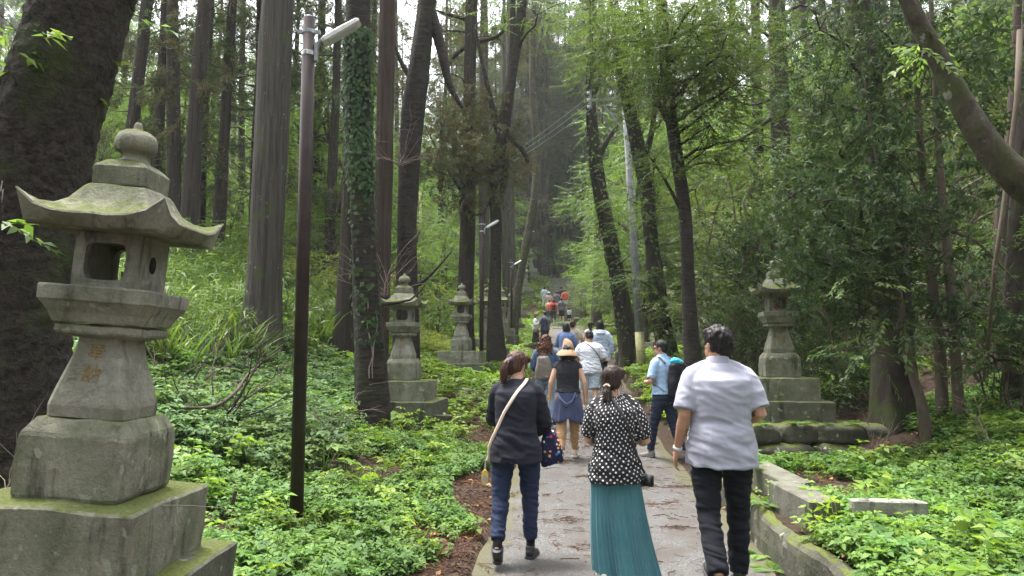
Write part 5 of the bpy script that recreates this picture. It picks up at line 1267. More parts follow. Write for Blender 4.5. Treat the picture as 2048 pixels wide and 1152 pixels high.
class Person: pass
def make_person(label, x, Y, H, z=None, yaw=-3.8, bw=1.0, depth=1.0, legs=((0, 5), (0, 5)), arms=None, head=(0, 0), lean=0.0, skin=SKIN, hair=('short', H_BLACK),
                top=None, bottom=None, shoes=('rubber', 'sole'), socks=None, vox=.007, group=None, detail=True, footpitch=(0, 0), stance=.085, fem=False):
    """built 1.70 m tall facing +Y, then scaled"""
    k = H / 1.70; z = (float(zp(Y)) + .01) if z is None else z
    R = empty('person', (x, Y, z), label, 'person', group, math.radians(yaw)); S = Matrix.Scale(k, 4)
    p = Person(); p.R = R; p.k = k
    ln = math.radians(lean)
    # legs
    TH, SH, HZ = .41, .40, .90
    def leg(sx, pitch, flex, ab=2):
        a = math.radians(pitch); hip = Vector((sx * stance * 1.05, 0, HZ)); w = math.radians(ab) * sx
        kn = hip + Vector((math.sin(w) * .6, math.sin(a), -math.cos(a))).normalized() * TH
        b = a - math.radians(flex)
        an = kn + Vector((math.sin(w) * .2, math.sin(b), -math.cos(b))).normalized() * SH
        return [hip, kn, an]
    LG = [leg(-1, *legs[0]), leg(1, *legs[1])]
    low = min(LG[0][2].z - (.09 + .10 * math.sin(math.radians(max(0, footpitch[0])))), LG[1][2].z - (.09 + .10 * math.sin(math.radians(max(0, footpitch[1])))))
    dz = -low
    for L in LG:
        for v in L: v.z += dz
    hz = HZ + dz - .90                                    # body lowered or raised with the stance
    B = lambda v: Vector((v[0], v[1] + (v[2] - .95) * math.sin(ln), .95 + (v[2] - .95) * math.cos(ln) + hz)) if v[2] > .95 else Vector((v[0], v[1], v[2] + hz))
    # head frame
    nb = B((0, .0, 1.47)); hc = B((0, .02 + .10 * math.sin(ln * .3), 1.585))
    hy, hp = math.radians(head[0]), math.radians(head[1])
    HM = Matrix.Translation(hc) @ Matrix.Rotation(hy, 4, 'Z') @ Matrix.Rotation(hp, 4, 'X')
    hl = lambda c: HM @ Vector(c); hr = (Matrix.Rotation(hy, 3, 'Z') @ Matrix.Rotation(hp, 3, 'X'))
    p.HM = HM; p.B = B; p.hr = hr
    TOR = [(.79, .10, .09), (.84, .155, .112), (.90, .172, .12), (.97, .158, .112), (1.05, .138, .102), (1.15, .146, .11), (1.27, .162, .116), (1.36, .162, .10), (1.42, .125, .082), (1.455, .075, .066), (1.50, .056, .058), (1.545, .052, .056)]
    if fem: TOR = [(a, b * (1.02 if a < .95 else .92), c) for a, b, c in TOR]
    mb = MB()
    bwz = lambda zz: bw if zz < 1.40 else 1 + (bw - 1) * .35
    loft(mb, [(B((0, -.01 if zz < 1.0 else 0, zz)), rx * bwz(zz), ry * (1 + (depth - 1) * (zz < 1.42))) for zz, rx, ry in TOR], 24, .9)
    for sx in (-1, 1): loft(mb, [(B((sx * .03, -.01, 1.455)), .036, .04), (B((sx * .10, -.01, 1.415)), .036, .038), (B((sx * .15, -.006, 1.385)), .04, .04)], 12)
    # arms
    sh = .168 * (1 + (bw - 1) * .75) * (.93 if fem else 1)
    if arms is None: arms = (((-.26, -.03, 1.13), (-.27, .05, .89)), ((.26, -.03, 1.13), (.27, .05, .89)))
    ARM = []
    for sx, (el, wr) in zip((-1, 1), arms):
        s0 = B((sx * sh, -.005, 1.385)); e0, w0 = B(el), B(wr); ARM.append((s0, e0, w0)); th = .85 + .15 * bw
        loft(mb, [(s0 + Vector((-sx * .05, 0, .01)), .05, .05), (s0, .056 * th, .056 * th), (s0.lerp(e0, .5), .05 * th, .05 * th), (e0, .041 * th, .041 * th), (e0.lerp(w0, .3), .041 * th, .041 * th), (e0.lerp(w0, .75), .03 * th, .03), (w0, .026, .023)], 12)
        # hand
        d = (w0 - e0).normalized(); side = Vector((0, 1, 0)) - d * d.y
        if side.length < .3: side = Vector((0, 0, 1)) - d * d.z
        side.normalize(); nrm = d.cross(side) * sx           # palm looks to the body
        if nrm.dot(Vector((-sx, 0, 0))) < 0: nrm = -nrm
        loft(mb, [(w0 - d * .005, .024, .02), (w0 + d * .03, .036, .017), (w0 + d * .075, .041, .015), (w0 + d * .088, .038, .012)], 12, .85, side)
        if detail:
            for f, (o, L) in enumerate(((-.030, .060), (-.010, .072), (.010, .077), (.030, .068))):
                c0 = w0 + d * .082 + side * o; c1 = c0 + d * L * .45 + nrm * .006 + side * o * .12; c2 = c0 + d * L * .75 + nrm * .02 + side * o * .15; c3 = c0 + d * L * .95 + nrm * .038 + side * o * .15
                loft(mb, [(c0, .0092, .0092), (c1, .0088, .0088), (c2, .0078, .0078), (c3, .006, .006)], 8, 1, side)
            t0 = w0 + d * .03 + side * .03
            loft(mb, [(t0, .013, .013), (t0 + d * .03 + side * .022 + nrm * .01, .0105, .0105), (t0 + d * .062 + side * .03 + nrm * .018, .008, .008)], 8, 1, nrm)
        else:
            loft(mb, [(w0 + d * .08, .036, .012), (w0 + d * .13 + nrm * .01, .032, .011), (w0 + d * .155 + nrm * .025, .022, .009)], 10, .85, side)
    p.ARM = ARM
    for sx, (h, kn, an) in zip((-1, 1), LG):
        loft(mb, [(h + Vector((-sx * .01, 0, .05)), .09, .09), (h.lerp(kn, .2), .088, .092), (h.lerp(kn, .65), .068, .072), (kn, .054, .058), (kn.lerp(an, .3), .05, .058), (kn.lerp(an, .7), .037, .041), (an, .030, .034), (an + Vector((0, .0, -.02)), .022, .024)], 14)
    # head
    mb.rings(ell(hl((0, -.012, .025)), (.073, .093, .093), 20, 14, hr)); mb.rings(ell(hl((0, .028, -.048)), (.056, .062, .066), 16, 12, hr))
    loft(mb, [(hl((0, .088, .012)), .009, .008), (hl((0, .1, -.012)), .013, .011), (hl((0, .098, -.022)), .016, .009)], 10)
    mb.rings(ell(hl((0, .083, -.058)), (.022, .011, .009), 10, 8, hr)); mb.rings(ell(hl((0, .078, -.09)), (.022, .014, .016), 10, 8, hr))
    for sx in (-1, 1): mb.rings(ell(hl((sx * .075, -.008, -.008)), (.010, .02, .032), 10, 8, hr))
    mb.rings(ell(hl((0, .072, .028)), (.05, .018, .012), 10, 8, hr))
    sc = lambda me: (me.transform(S), me)[1]
    finish('body', sc(remesh(mb, vox if detail else .012, 3)), skin, R)
    if detail:
        for sx in (-1, 1): m = MB(); m.rings(ell(tuple(k * q for q in hl((sx * .029, .079, .006))), (.013 * k, .008 * k, .008 * k), 8, 6, hr)); m.build('eye', M['eye'], R, True)
    vc = .009 if detail else .014
    # bottoms
    LEGP = lambda h, kn, an, cuff, a, b, c, fl: [(h + Vector((0, 0, .06)), .105 * a, .11 * a), (h.lerp(kn, .2), .104 * a, .108 * a), (h.lerp(kn, .65), .085 * a, .088 * a), (kn, .072 * b, .076 * b)] + ([(kn.lerp(an, .35), .068 * b, .074 * b), (kn.lerp(an, .7), .058 * c, .062 * c), (kn.lerp(an, cuff), .052 * c * fl, .058 * c * fl)] if cuff > 0 else [])
    if bottom and bottom['kind'] in ('trousers', 'shorts'):
        mb = MB(); tt = bottom.get('fit', 1.0)
        loft(mb, [(B((0, -.012, zz)), rx * bw * 1.07, ry * 1.10 * depth) for zz, rx, ry in ((.80, .15, .11), (.86, .172, .124), (.92, .178, .126), (.99, .165, .118), (1.03, .158, .112))], 24, .9)
        for sx, (h, kn, an) in zip((-1, 1), LG):
            a = tt * (1 + (bw - 1) * .6)
            if bottom['kind'] == 'shorts':
                loft(mb, [(h + Vector((0, 0, .06)), .105 * a, .11 * a), (h.lerp(kn, .3), .105 * a, .11 * a), (h.lerp(kn, bottom.get('len', .9)), .10 * a, .10 * a)], 16)
            else: loft(mb, LEGP(h, kn, an, bottom.get('cuff', .97), a, a, a * bottom.get('taper', 1.0), 1.0), 18)
        me = remesh(mb, vc, 3); wrinkle(me, .0095 if detail else .004, 10, int(x * 10) % 9, 1.7 if bottom['kind'] == 'trousers' else 1, .5)
        me2 = sc(me)
        finish(bottom['kind'], me2, bottom['mat'], R)
    elif bottom:
        # skirt: pleated open cone, offset may swing the hem
        m = MB(); zt, zb, w0, w1, npl, sw = bottom['z0'], bottom['z1'], bottom['w0'], bottom['w1'], bottom.get('pleats', 30), bottom.get('swing', (0, 0))
        nn = npl * 8; rings = []
        rg = random.Random(int(Y * 10)); phs = [rg.uniform(0, 6) for _ in range(6)]; jit = [rg.uniform(.4, 1.5) for _ in range(npl)]
        for i in range(25):
            t = i / 24; zz = zt + (zb - zt) * t; ring = []
            for j in range(nn):
                th = 2 * PI * j / nn; f = j / 8; pl = jit[int(f) % npl]
                big = .035 * math.sin(4 * th + phs[0] + t) + .03 * math.sin(7 * th + phs[1]) * t
                rr = w0 + (w1 - w0) * t ** .85 + (abs(((f + .25 * math.sin(th * 3 + phs[2])) % 1) - .5) - .25) * .045 * (.25 + .75 * t) * pl * bottom.get('deep', 1) + big * t * .55
                c, s = math.cos(th), math.sin(th)
                hem = bottom.get('hem', .012) * math.sin(5 * th + phs[3]) * t + bottom.get('hemx', 0) * c * t
                ring.append(B((rr * c + sw[0] * t * t, rr * .72 * s + sw[1] * t * t - .01, max(zz + hem, .02))) * k)
            rings.append(ring)
        m.rings(rings, False); m.build('skirt', bottom['mat'], R, True)
    # shoes and socks
    for i, (sx, (h, kn, an)) in enumerate(zip((-1, 1), LG)):
        fp = math.radians(footpitch[i]); FR = Matrix.Translation(an) @ Matrix.Rotation(-fp, 4, 'X') @ Matrix.Rotation(math.radians(-sx * 8), 4, 'Z')
        g = lambda a, b, c: FR @ Vector((a, b, c)); mb = MB(); fr = FR.to_3x3()
        loft(mb, [(g(0, -.068, -.05), .026, .026), (g(0, -.05, -.045), .036, .04), (g(0, .0, -.045), .039, .046), (g(0, .06, -.055), .043, .036), (g(0, .12, -.064), .045, .027), (g(0, .165, -.068), .035, .022), (g(0, .185, -.07), .015, .014)], 16, .85, fr @ Vector((1, 0, 0)))
        loft(mb, [(g(0, -.02, -.03), .04, .05), (g(0, -.015, .012), .041, .05)], 14)
        so = finish('shoe', sc(remesh(mb, .008 if detail else .014, 2)), M[shoes[0]], R)
        m = MB(); rg_ = []
        for zz, e_ in ((-.092, .0), (-.075, .004), (-.066, .001)):
            rg_.append([k * g((e_ + w_) * cx_, y_ + e_ * (1 if y_ > 0 else -1), zz) for cx_, y_, w_ in [(1, -.05, .036), (1, .0, .039), (1, .07, .045), (1, .12, .047), (1, .17, .03), (0, .19, 0), (-1, .17, .03), (-1, .12, .047), (-1, .07, .045), (-1, .0, .039), (-1, -.05, .036), (-.5, -.072, .03), (.5, -.072, .03)]])
        m.rings(rg_); m.build('sole', M[shoes[1]], so)
        if socks:
            mb = MB(); loft(mb, [(an + (kn - an) * .30 * socks[1], .04, .046), (an + (kn - an) * .08, .037, .042), (g(0, -.005, -.03), .036, .045)], 14)
            finish('sock', sc(remesh(mb, .009, 2)), M[socks[0]], R)
    # tops
    if top:
        mb = MB(); fit = top.get('fit', 1.0); hem = top.get('hem', .86); fl = top.get('flare', 1.0); up = top.get('neck', 1.455)
        rows = [(hem - .0, .19 * fl, .152 * fl), (.92, .19 * (fl * .5 + .5), .15), (1.0, .18, .14), (1.08, .166, .126), (1.17, .168, .128), (1.27, .178, .13), (1.35, .178, .118), (1.40, .155, .10), (1.43, .118, .088), (up, .078, .074)]
        rows = [r for r in rows if r[0] >= hem - .001]
        if fem: rows = [(a, b * (.97 if a < 1.0 else .93), c) for a, b, c in rows]
        loft(mb, [(B((0, -.008, zz)), rx * fit * bwz(zz), ry * fit * (1 + (depth - 1) * (zz < 1.40))) for zz, rx, ry in rows], 28, .88)
        sl = top.get('sleeve', .8); sw_ = top.get('sw', 1.0)
        for sx, (s0, e0, w0) in zip((-1, 1), ARM):
            th = (.85 + .15 * bw) * sw_
            d_ = (e0 - s0).normalized(); inn = s0 - d_ * .02; mb.rings(ell(s0 + Vector((-sx * .006, 0, -.004)), (.068 * th ** .5, .070, .066), 16, 10)); loft(mb, [(B((sx * .04, -.008, 1.452)), .052, .052), (B((sx * .10, -.008, 1.425)), .056, .056), (B((sx * (sh - .01), -.006, 1.388)), .062, .064)], 14); pts = [(inn, .060, .062), (s0 + d_ * .03, .068 * th ** .6, .071 * th ** .6)]
            if sl <= 1:
                pts += [(s0.lerp(e0, sl * .5), .069 * th, .07 * th), (s0.lerp(e0, sl), .066 * th * top.get('cuffw', 1), .068 * th * top.get('cuffw', 1))]
            else: pts += [(s0.lerp(e0, .5), .064 * th, .066 * th), (e0, .058 * th, .06 * th), (e0.lerp(w0, (sl - 1) * .5), .052 * th, .054 * th), (e0.lerp(w0, sl - 1), .043 * th, .043 * th)]
            if top.get('puff'): pts = [(inn, .05, .06), (s0 + d_ * .04, .070, .076), (s0.lerp(e0, .4), .076, .084), (s0.lerp(e0, .75), .074, .08), (s0.lerp(e0, .92), .062, .064)]
            if top.get('nosleeve'): pts = [(inn, .058, .062), (s0 + d_ * .05, .066, .074)]
            loft(mb, pts, 18)
        me = remesh(mb, vc, 5)
        wr = top.get('wr', .006); hemz = (B((0, 0, hem)).z)
        wrinkle(me, wr * .8, top.get('wsc', 8) * 1.35, int(abs(x) * 13 + Y) % 17, 1.35, .45, lambda c: .55 + 1.0 * min(1, max(0, (1.38 - (c.z - hz)) / .35)))
        if top.get('uv'):
            uvl = me.uv_layers.new(name='UVMap'); co_ = np.array([v.co[:] for v in me.vertices]); li = np.empty(len(me.loops), np.int32); me.loops.foreach_get('vertex_index', li)
            u = np.stack([np.arctan2(co_[:, 0], -co_[:, 1]) * .19, co_[:, 2]], -1)
            for sx, (s0, e0, w0) in zip((-1, 1), ARM):
                a_ = np.array(s0); dd = np.array(e0) - a_; L_ = np.linalg.norm(dd); dd /= L_; rel = co_ - a_; al = rel @ dd; pr = rel - al[:, None] * dd
                I = (al > .02) & (np.linalg.norm(pr, axis=1) < .115) & (sx * co_[:, 0] > sh * .93); ff = np.array([0, 1., 0]) - dd * dd[1]; ff /= np.linalg.norm(ff); ss = np.cross(dd, ff)
                u[I] = np.stack([np.arctan2(pr @ ss, pr @ ff) * .088, al], -1)[I]
            u = u[li]; uvl.data.foreach_set('uv', u.astype(np.float32).ravel())
        p.shirt = finish(top.get('name', 'shirt'), sc(me), top['mat'], R)
        if top.get('collar'):
            m = MB(); rings = []
            for dz_, r1, r2 in ((-.022, .098, .094), (.02, .084, .084), (.05, .073, .074), (.056, .069, .07), (.046, .064, .065), (-.01, .06, .06)):
                rings.append([B((r1 * math.cos(2 * PI * j / 28) * (1 + (bw - 1) * .3), r2 * math.sin(2 * PI * j / 28) + .004, 1.447 + dz_ + .012 * -math.sin(2 * PI * j / 28))) * k for j in range(28)])
            m.rings(rings, False); m.build('collar', top['mat'], p.shirt, True)
    # hair
    style, hm = hair; mb = MB()
    def E(c, r): mb.rings(ell(hl(c), r, 18, 12, hr))
    if style in ('short', 'crop'):
        q = .006 if style == 'crop' else .010
        E((0, -.022, .042), (.076 + q, .092 + q, .084 + q)); E((0, -.05, -.005), (.070 + q * .7, .058 + q, .072))
        if style == 'short': E((0, .05, .085), (.066, .045, .035)); E((0, .0, .09), (.06, .07, .045))
    elif style == 'none': pass
    else:
        E((0, -.018, .036), (.084, .102, .096)); E((0, -.045, -.01), (.079, .068, .088))
        E((.04, .045, .075), (.045, .05, .04)); E((-.04, .045, .075), (.045, .05, .04))
        if style == 'pony':
            loft(mb, [(hl((0, -.09, .03)), .03, .03), (hl((0, -.125, .022)), .024, .022), (hl((-.005, -.15, -.01)), .034, .028), (hl((-.01, -.155, -.07)), .038, .03), (hl((-.012, -.145, -.13)), .033, .026), (hl((-.018, -.13, -.18)), .016, .013)], 14)
        if style == 'lowpony':
            E((0, -.055, -.03), (.07, .055, .06))
            loft(mb, [(hl((0, -.09, -.045)), .03, .028), (hl((0, -.11, -.062)), .022, .022), (hl((0, -.125, -.10)), .036, .028), (hl((.004, -.125, -.16)), .04, .03), (hl((.006, -.11, -.21)), .032, .024), (hl((.008, -.10, -.245)), .012, .01)], 14)
        if style == 'bob':
            loft(mb, [(hl((0, -.03, .02)), .088, .09), (hl((0, -.035, -.05)), .092, .088), (hl((0, -.035, -.105)), .09, .08), (hl((0, -.035, -.125)), .08, .065)], 20)
        if style == 'long':
            loft(mb, [(hl((0, -.03, .02)), .088, .09), (hl((0, -.04, -.07)), .092, .08), (hl((0, -.055, -.15)), .096, .065), (hl((0, -.075, -.23)), .085, .045), (hl((0, -.08, -.28)), .05, .025)], 20)
        if style == 'curly':
            loft(mb, [(hl((0, -.03, .04)), .105, .105), (hl((0, -.045, -.04)), .125, .105), (hl((0, -.06, -.13)), .14, .095), (hl((0, -.08, -.21)), .135, .075), (hl((0, -.085, -.26)), .09, .045)], 22)
            for _ in range(60):
                a_ = random.uniform(-2.9, -.25); zz = random.uniform(-.27, .09); rr = .10 + .04 * min(1, max(0, (.1 - zz) / .2)); c = hl((rr * math.cos(a_) * 1.05, -.05 + rr * .8 * math.sin(a_), zz)); mb.rings(ell(c, (.02, .02, .032), 8, 6))
        if style == 'updo': E((0, -.09, .06), (.035, .035, .035))
    if style != 'none':
        me = remesh(mb, .007 if detail else .014, 3 if style != 'curly' else 1)
        if detail:
            for v in me.vertices:
                q = hr.transposed() @ (v.co - hc)
                if style in ('short',): v.co += v.normal * (.012 * mnoise.noise(Vector((q.x * 55, q.y * 55, q.z * 20))) + .012 * max(0, mnoise.noise(q * 28)))
                elif style == 'curly': v.co += v.normal * .014 * mnoise.noise(v.co * 34)
                else:
                    an_ = math.atan2(q.x, q.y + .09); v.co += v.normal * (.004 * mnoise.noise(Vector((q.x * 75, q.y * 55, q.z * 6))) + .003 * math.sin(an_ * 23 + q.z * 8))
            me.update()
        p.hair = finish('hair', sc(me), hm, R)
        if detail:                                             # loose strands break the outline
            ms_ = MB(); vv = p.hair.data.vertices; rg = random.Random(int(Y * 7))
            for _ in range(150 if style != 'crop' else 40):
                q = vv[rg.randrange(len(vv))]; c = q.co.copy(); nn = q.normal; L_ = k * rg.uniform(.03, .075) * (.5 if style in ('short', 'crop') else 1)
                d1 = (Vector((rg.gauss(0, .3), rg.gauss(0, .3), -1)) + nn * .45 if style not in ('short', 'crop') else nn + Vector((rg.gauss(0, .5), rg.gauss(0, .5), .2))).normalized()
                ms_.tube([c, c + d1 * L_ * .5 + nn * .004, c + d1 * L_ + Vector((0, 0, -L_ * .2))], [.0022, .0016, .0006], 4, False)
            ms_.build('hair_strands', hm, p.hair)
    p.LG = LG; p.S = S
    return p
def strap_on(p, pts, r, mat, name='strap', flat=.25, parent=None):
    me = p.shirt.data; near = []; pts = [Vector(q) * p.k for q in pts]
    from mathutils.bvhtree import BVHTree
    bv = BVHTree.FromPolygons([v.co for v in me.vertices], [tuple(q.vertices) for q in me.polygons])
    for a, b in zip(pts[:-1], pts[1:]):
        for q in range(4):
            c = a.lerp(b, q / 4); h = bv.find_nearest(c)
            if h[0] is not None and h[3] < .09: c = h[0] + h[1] * (r * .35 + .003)
            near.append(c)
    near.append(pts[-1]); sm = [near[0]] + [(near[i - 1] + near[i] * 2 + near[i + 1]) / 4 for i in range(1, len(near) - 1)] + [near[-1]]
    m = MB(); m.tube(sm, r * p.k, 8, True, flat); return m.build(name, mat, parent or p.R, True)
def bag_root(p, name, label, cat, at_=(0, 0, 0)):
    o = empty(name, (0, 0, 0), label, cat); o.matrix_world = p.R.matrix_world if False else Matrix.Translation(p.R.location) @ Matrix.Rotation(p.R.rotation_euler.z, 4, 'Z'); return o
def softbox(c, d, k, e=.6, vox=.012, wr=.006, taper=.8, seed=0, lean=0):
    mb = MB(); cx_, cy_, cz = c; w_, dp, h = d
    loft(mb, [(Vector((cx_, cy_ + lean * t, cz - h / 2 + h * t)), w_ / 2 * f, dp / 2 * g) for t, f, g in ((0, .86, .8), (.06, .98, .98), (.4, 1, 1), (.75, .95 * (1 + taper) / 2, .9), (.93, taper, .68), (1, taper * .8, .45))], 24, e)
    me = remesh(mb, vox, 3); wrinkle(me, wr, 9, seed); me.transform(Matrix.Scale(k, 4)); return me

navy = cloth('navy_jersey', (.016, .017, .024), mott=.0, var=.18); denim_n = cloth('navy_denim', (.026, .036, .075), mott=.5, var=.2); blackc = cloth('black_twill', (.012, .013, .018), mott=.35)
white = cloth('white_pique', (.27, .275, .33), var=.04, weave=500); denim_l = cloth('light_denim', (.17, .27, .36), mott=.35, var=.18); denim_b = cloth('blue_denim_jacket', (.075, .13, .22), mott=.4, var=.2)
camel = cloth('camel_cotton', (.34, .20, .105), var=.12); blackt = cloth('black_tee', (.022, .022, .026)); navyblue = cloth('navy_blue_cotton', (.05, .06, .12), var=.2); skyb = cloth('light_blue_shirt', (.30, .43, .60), var=.06)
greyshort = cloth('grey_blue_shorts', (.30, .35, .40)); paleblue = cloth('pale_blue_fleece', (.40, .46, .58), var=.08); blues = cloth('blue_shirt', (.085, .125, .235), var=.12); beige = cloth('beige_blouse', (.40, .34, .27), var=.15); offw = cloth('off_white_top', (.52, .53, .50)); charc = cloth('charcoal_cloth', (.035, .036, .042)); indigo = cloth('indigo_tee', (.055, .06, .125)); greyt = cloth('grey_tee', (.10, .105, .12)); redc = cloth('red_jersey', (.50, .055, .045)); orange = cloth('orange_fabric', (.62, .14, .03)); cream = cloth('cream_strap', (.62, .48, .40)); palepink = cloth('pale_pink_top', (.48, .33, .30)); mint = cloth('pale_mint_top', (.45, .52, .52))
# polka-dot voile
t = NT('polka_dot_voile'); uv = t.node('ShaderNodeUVMap').outputs[0]
mp = t.node('ShaderNodeMapping'); mp.inputs['Scale'].default_value = (29, 29, 1); mp.inputs['Rotation'].default_value = (0, 0, math.radians(38)); t.l.new(uv, mp.inputs['Vector'])
vo = t.node('ShaderNodeTexVoronoi', voronoi_dimensions='2D'); vo.inputs['Scale'].default_value = 1; vo.inputs['Randomness'].default_value = .28; t.l.new(mp.outputs[0], vo.inputs['Vector'])
t.set(t.ramp(vo.outputs['Distance'], [(.175, (.6, .59, .57)), (.225, (.014, .014, .018))]), .8, 0, .25); polka = t.m
# printed tote
t = NT('printed_tote_cloth'); v = t.coord('Object')
vo = t.node('ShaderNodeTexVoronoi'); vo.inputs['Scale'].default_value = 27; t.l.new(v, vo.inputs['Vector']); sp = t.node('ShaderNodeSeparateColor'); t.l.new(vo.outputs['Color'], sp.inputs[0])
pal = t.ramp(sp.outputs[0], [(0, (.55, .33, .08)), (.25, (.55, .06, .06)), (.42, (.05, .13, .45)), (.6, (.62, .5, .3)), (.78, (.2, .38, .45)), (.9, (.6, .25, .15))], 'CONSTANT')
ds = t.math('ADD', vo.outputs['Distance'], t.math('MULTIPLY', t.noise(v, 60, 3), .35))
t.set(t.mix(t.ramp(ds, [(.46, 1.0), (.52, 0.0)]), (.012, .014, .045), pal), .8, 0, .2); tote_m = t.m
# faint printed back of the white tee
t = NT('white_tee_with_faint_print'); v = t.coord('Object')
br = t.node('ShaderNodeTexBrick'); br.inputs['Scale'].default_value = 11; br.inputs['Mortar Size'].default_value = .018
mp = t.node('ShaderNodeMapping'); mp.inputs['Rotation'].default_value = (PI / 2, 0, 0); t.l.new(v, mp.inputs['Vector']); t.l.new(mp.outputs[0], br.inputs['Vector'])
br.inputs['Color1'].default_value = (.46, .48, .52, 1); br.inputs['Color2'].default_value = (.58, .6, .64, 1); br.inputs['Mortar'].default_value = (.33, .35, .40, 1)
t.set(t.mix(t.ramp(t.noise(v, 60, 3), [(.45, 0.0), (.55, .5)]), br.outputs[0], (.60, .61, .66)), .85, 0, .2); printed = t.m
# teal skirt
t = NT('teal_pleated_cloth'); v = t.coord('Object'); t.set(t.ramp(t.noise(v, 4, 4), [(.3, (.036, .135, .16)), (.7, (.055, .18, .205))]), .62, 0, .35); t.b.inputs['Sheen Weight'].default_value = .2; teal = t.m

# ---- the three in front
P1 = make_person('woman in navy top and navy jeans with brown ponytail and pale crossbody strap', .03, 5.75, 1.60, yaw=-6, bw=1.0, depth=1.25, lean=10, head=(-32, -14), fem=True, stance=.10,
    legs=((-14, 18), (6, 3)), footpitch=(-24, 0), arms=(((-.205, .08, 1.12), (-.10, .27, 1.10)), ((.235, .05, 1.10), (.16, .25, 1.00))), hair=('pony', H_BROWN),
    top=dict(mat=navy, sleeve=1.85, hem=.80, fit=1.10, flare=1.1, sw=1.15, wr=.008, wsc=6.5, neck=1.47, name='jacket'), bottom=dict(kind='trousers', mat=denim_n, cuff=.82, fit=.98, taper=1.02), shoes=('rubber', 'rubber'), socks=('sock', .8), vox=.006)
m = MB(); 
for dx in (-.014, .014): m.rings(ell(P1.HM @ Vector((dx, -.118, .024)) * 1, (.017, .014, .022), 10, 8))
me_ = m.build('hair_tie', plain('blue_scrunchie', (.05, .07, .16), .8), P1.R, True); me_.scale = (P1.k,) * 3
bg1 = bag_root(P1, 'crossbody_bag', 'pale crossbody strap with a yellow charm at the hip of the navy top woman', 'shoulder bag')
B1 = P1.B
strap_on(P1, [B1((.06, .09, 1.43)), B1((.085, -.045, 1.465)), B1((.05, -.128, 1.40)), B1((-.035, -.178, 1.28)), B1((-.125, -.178, 1.14)), B1((-.205, -.13, 1.0)), B1((-.245, -.05, .86)), B1((-.25, .0, .78))], .014, cream, 'strap', .3, bg1)
m = MB(); m.tube([Vector((-.25, -.02, .80)) * P1.k, Vector((-.252, -.03, .72)) * P1.k], .008, 6); o = m.build('charm_cord', M['steel'], bg1)
m = MB(); m.rings([[Vector((-.252 + .03 * math.cos(2 * PI * j / 24) * f, -.04 + y, .665 + .062 * math.sin(2 * PI * j / 24) * f)) * P1.k for j in range(24)] for y, f in ((.006, .96), (.003, 1), (-.003, 1), (-.006, .96))]); ch = m.build('charm', plain('yellow_charm', (.62, .42, .05), .5), bg1)
m = MB(); m.rings([[Vector((-.252 + .019 * math.cos(2 * PI * j / 20), -.04 + y, .655 + .034 * math.sin(2 * PI * j / 20))) * P1.k for j in range(20)] for y in (-.005, -.0085)]); m.build('charm_face', plain('grey_charm_face', (.30, .32, .36), .4), ch)
tb = bag_root(P1, 'tote_bag', 'navy tote bag with a colourful print hanging at the right of the navy top woman', 'tote bag')
mb = MB(); loft(mb, [(Vector((.300, .13, .755)), .092, .05), (Vector((.293, .13, .78)), .097, .055), (Vector((.285, .13, .88)), .09, .06), (Vector((.27, .14, .97)), .07, .045), (Vector((.26, .16, 1.04)), .045, .02)], 24, .6)
me = remesh(mb, .010, 2); wrinkle(me, .012, 9, 3); me.transform(Matrix.Scale(P1.k, 4)); finish('bag_body', me, tote_m, tb)
for dy in (-.03, .04):
    m = MB(); m.tube([Vector(q) * P1.k for q in ((.215, .15 + dy, 1.02), (.21, .16 + dy, 1.08), (.22, .17 + dy, 1.105), (.25, .16 + dy, 1.08), (.285, .15 + dy, 1.02))], .012, 8, True, .4); m.build('handle', tote_m, tb, True)

P2 = make_person('woman in black polka dot blouse and long teal skirt with dark low ponytail', .725, 5.2, 1.49, yaw=-4, bw=.96, depth=1.12, lean=5, head=(-26, -6), fem=True,
    legs=((-4, 6), (5, 4)), footpitch=(-8, 0), arms=(((-.21, .04, 1.11), (-.10, .22, 1.05)), ((.25, .0, 1.10), (.20, .20, 1.08))), hair=('lowpony', H_DARK),
    top=dict(mat=polka, sleeve=.9, puff=True, hem=.79, fit=1.12, flare=1.10, wr=.009, wsc=8, uv=True, name='blouse', neck=1.46), bottom=dict(kind='skirt', mat=teal, z0=1.0, z1=.075, w0=.17, w1=.25, pleats=46, swing=(.075, -.02), hem=.014, hemx=-.03), shoes=('white_shoe', 'sole'), vox=.006)
m = MB()
for dx, dz in ((-.022, 0), (-.012, .008), (0, .011), (.012, .008), (.022, 0)): m.rings(ell(tuple(P2.k * q for q in P2.HM @ Vector((dx, -.134, -.05 + dz))), (.0075, .007, .0075), 8, 6))
m.build('hair_clip', plain('pearl_clip', (.55, .45, .32), .3), P2.R, True)
bg2 = bag_root(P2, 'hanging_camera', 'black camera with a round lens hanging at the right hip of the polka dot woman', 'camera')
m = MB(); m.box((.225 * P2.k, .03, .795 * P2.k), (.07, .10, .09), 0, .012); cb = m.build('camera_body', M['rubber'], bg2)
m = MB(); c0 = Vector((.262, .01, .79)) * P2.k; m.tube([c0 - Vector((.04, 0, 0)), c0 + Vector((.0, -.01, 0)), c0 + Vector((.035, -.02, 0))], [.036, .04, .041], 18); m.build('lens_barrel', plain('black_lens', (.012, .012, .013), .35), bg2, True)
strap_on(P2, [P2.B((-.07, -.02, 1.475)), P2.B((.0, -.115, 1.42)), P2.B((.08, -.165, 1.28)), P2.B((.15, -.165, 1.14)), P2.B((.205, -.12, 1.0)), P2.B((.235, -.02, .86))], .010, M['rubber'], 'camera_strap', .3, bg2)

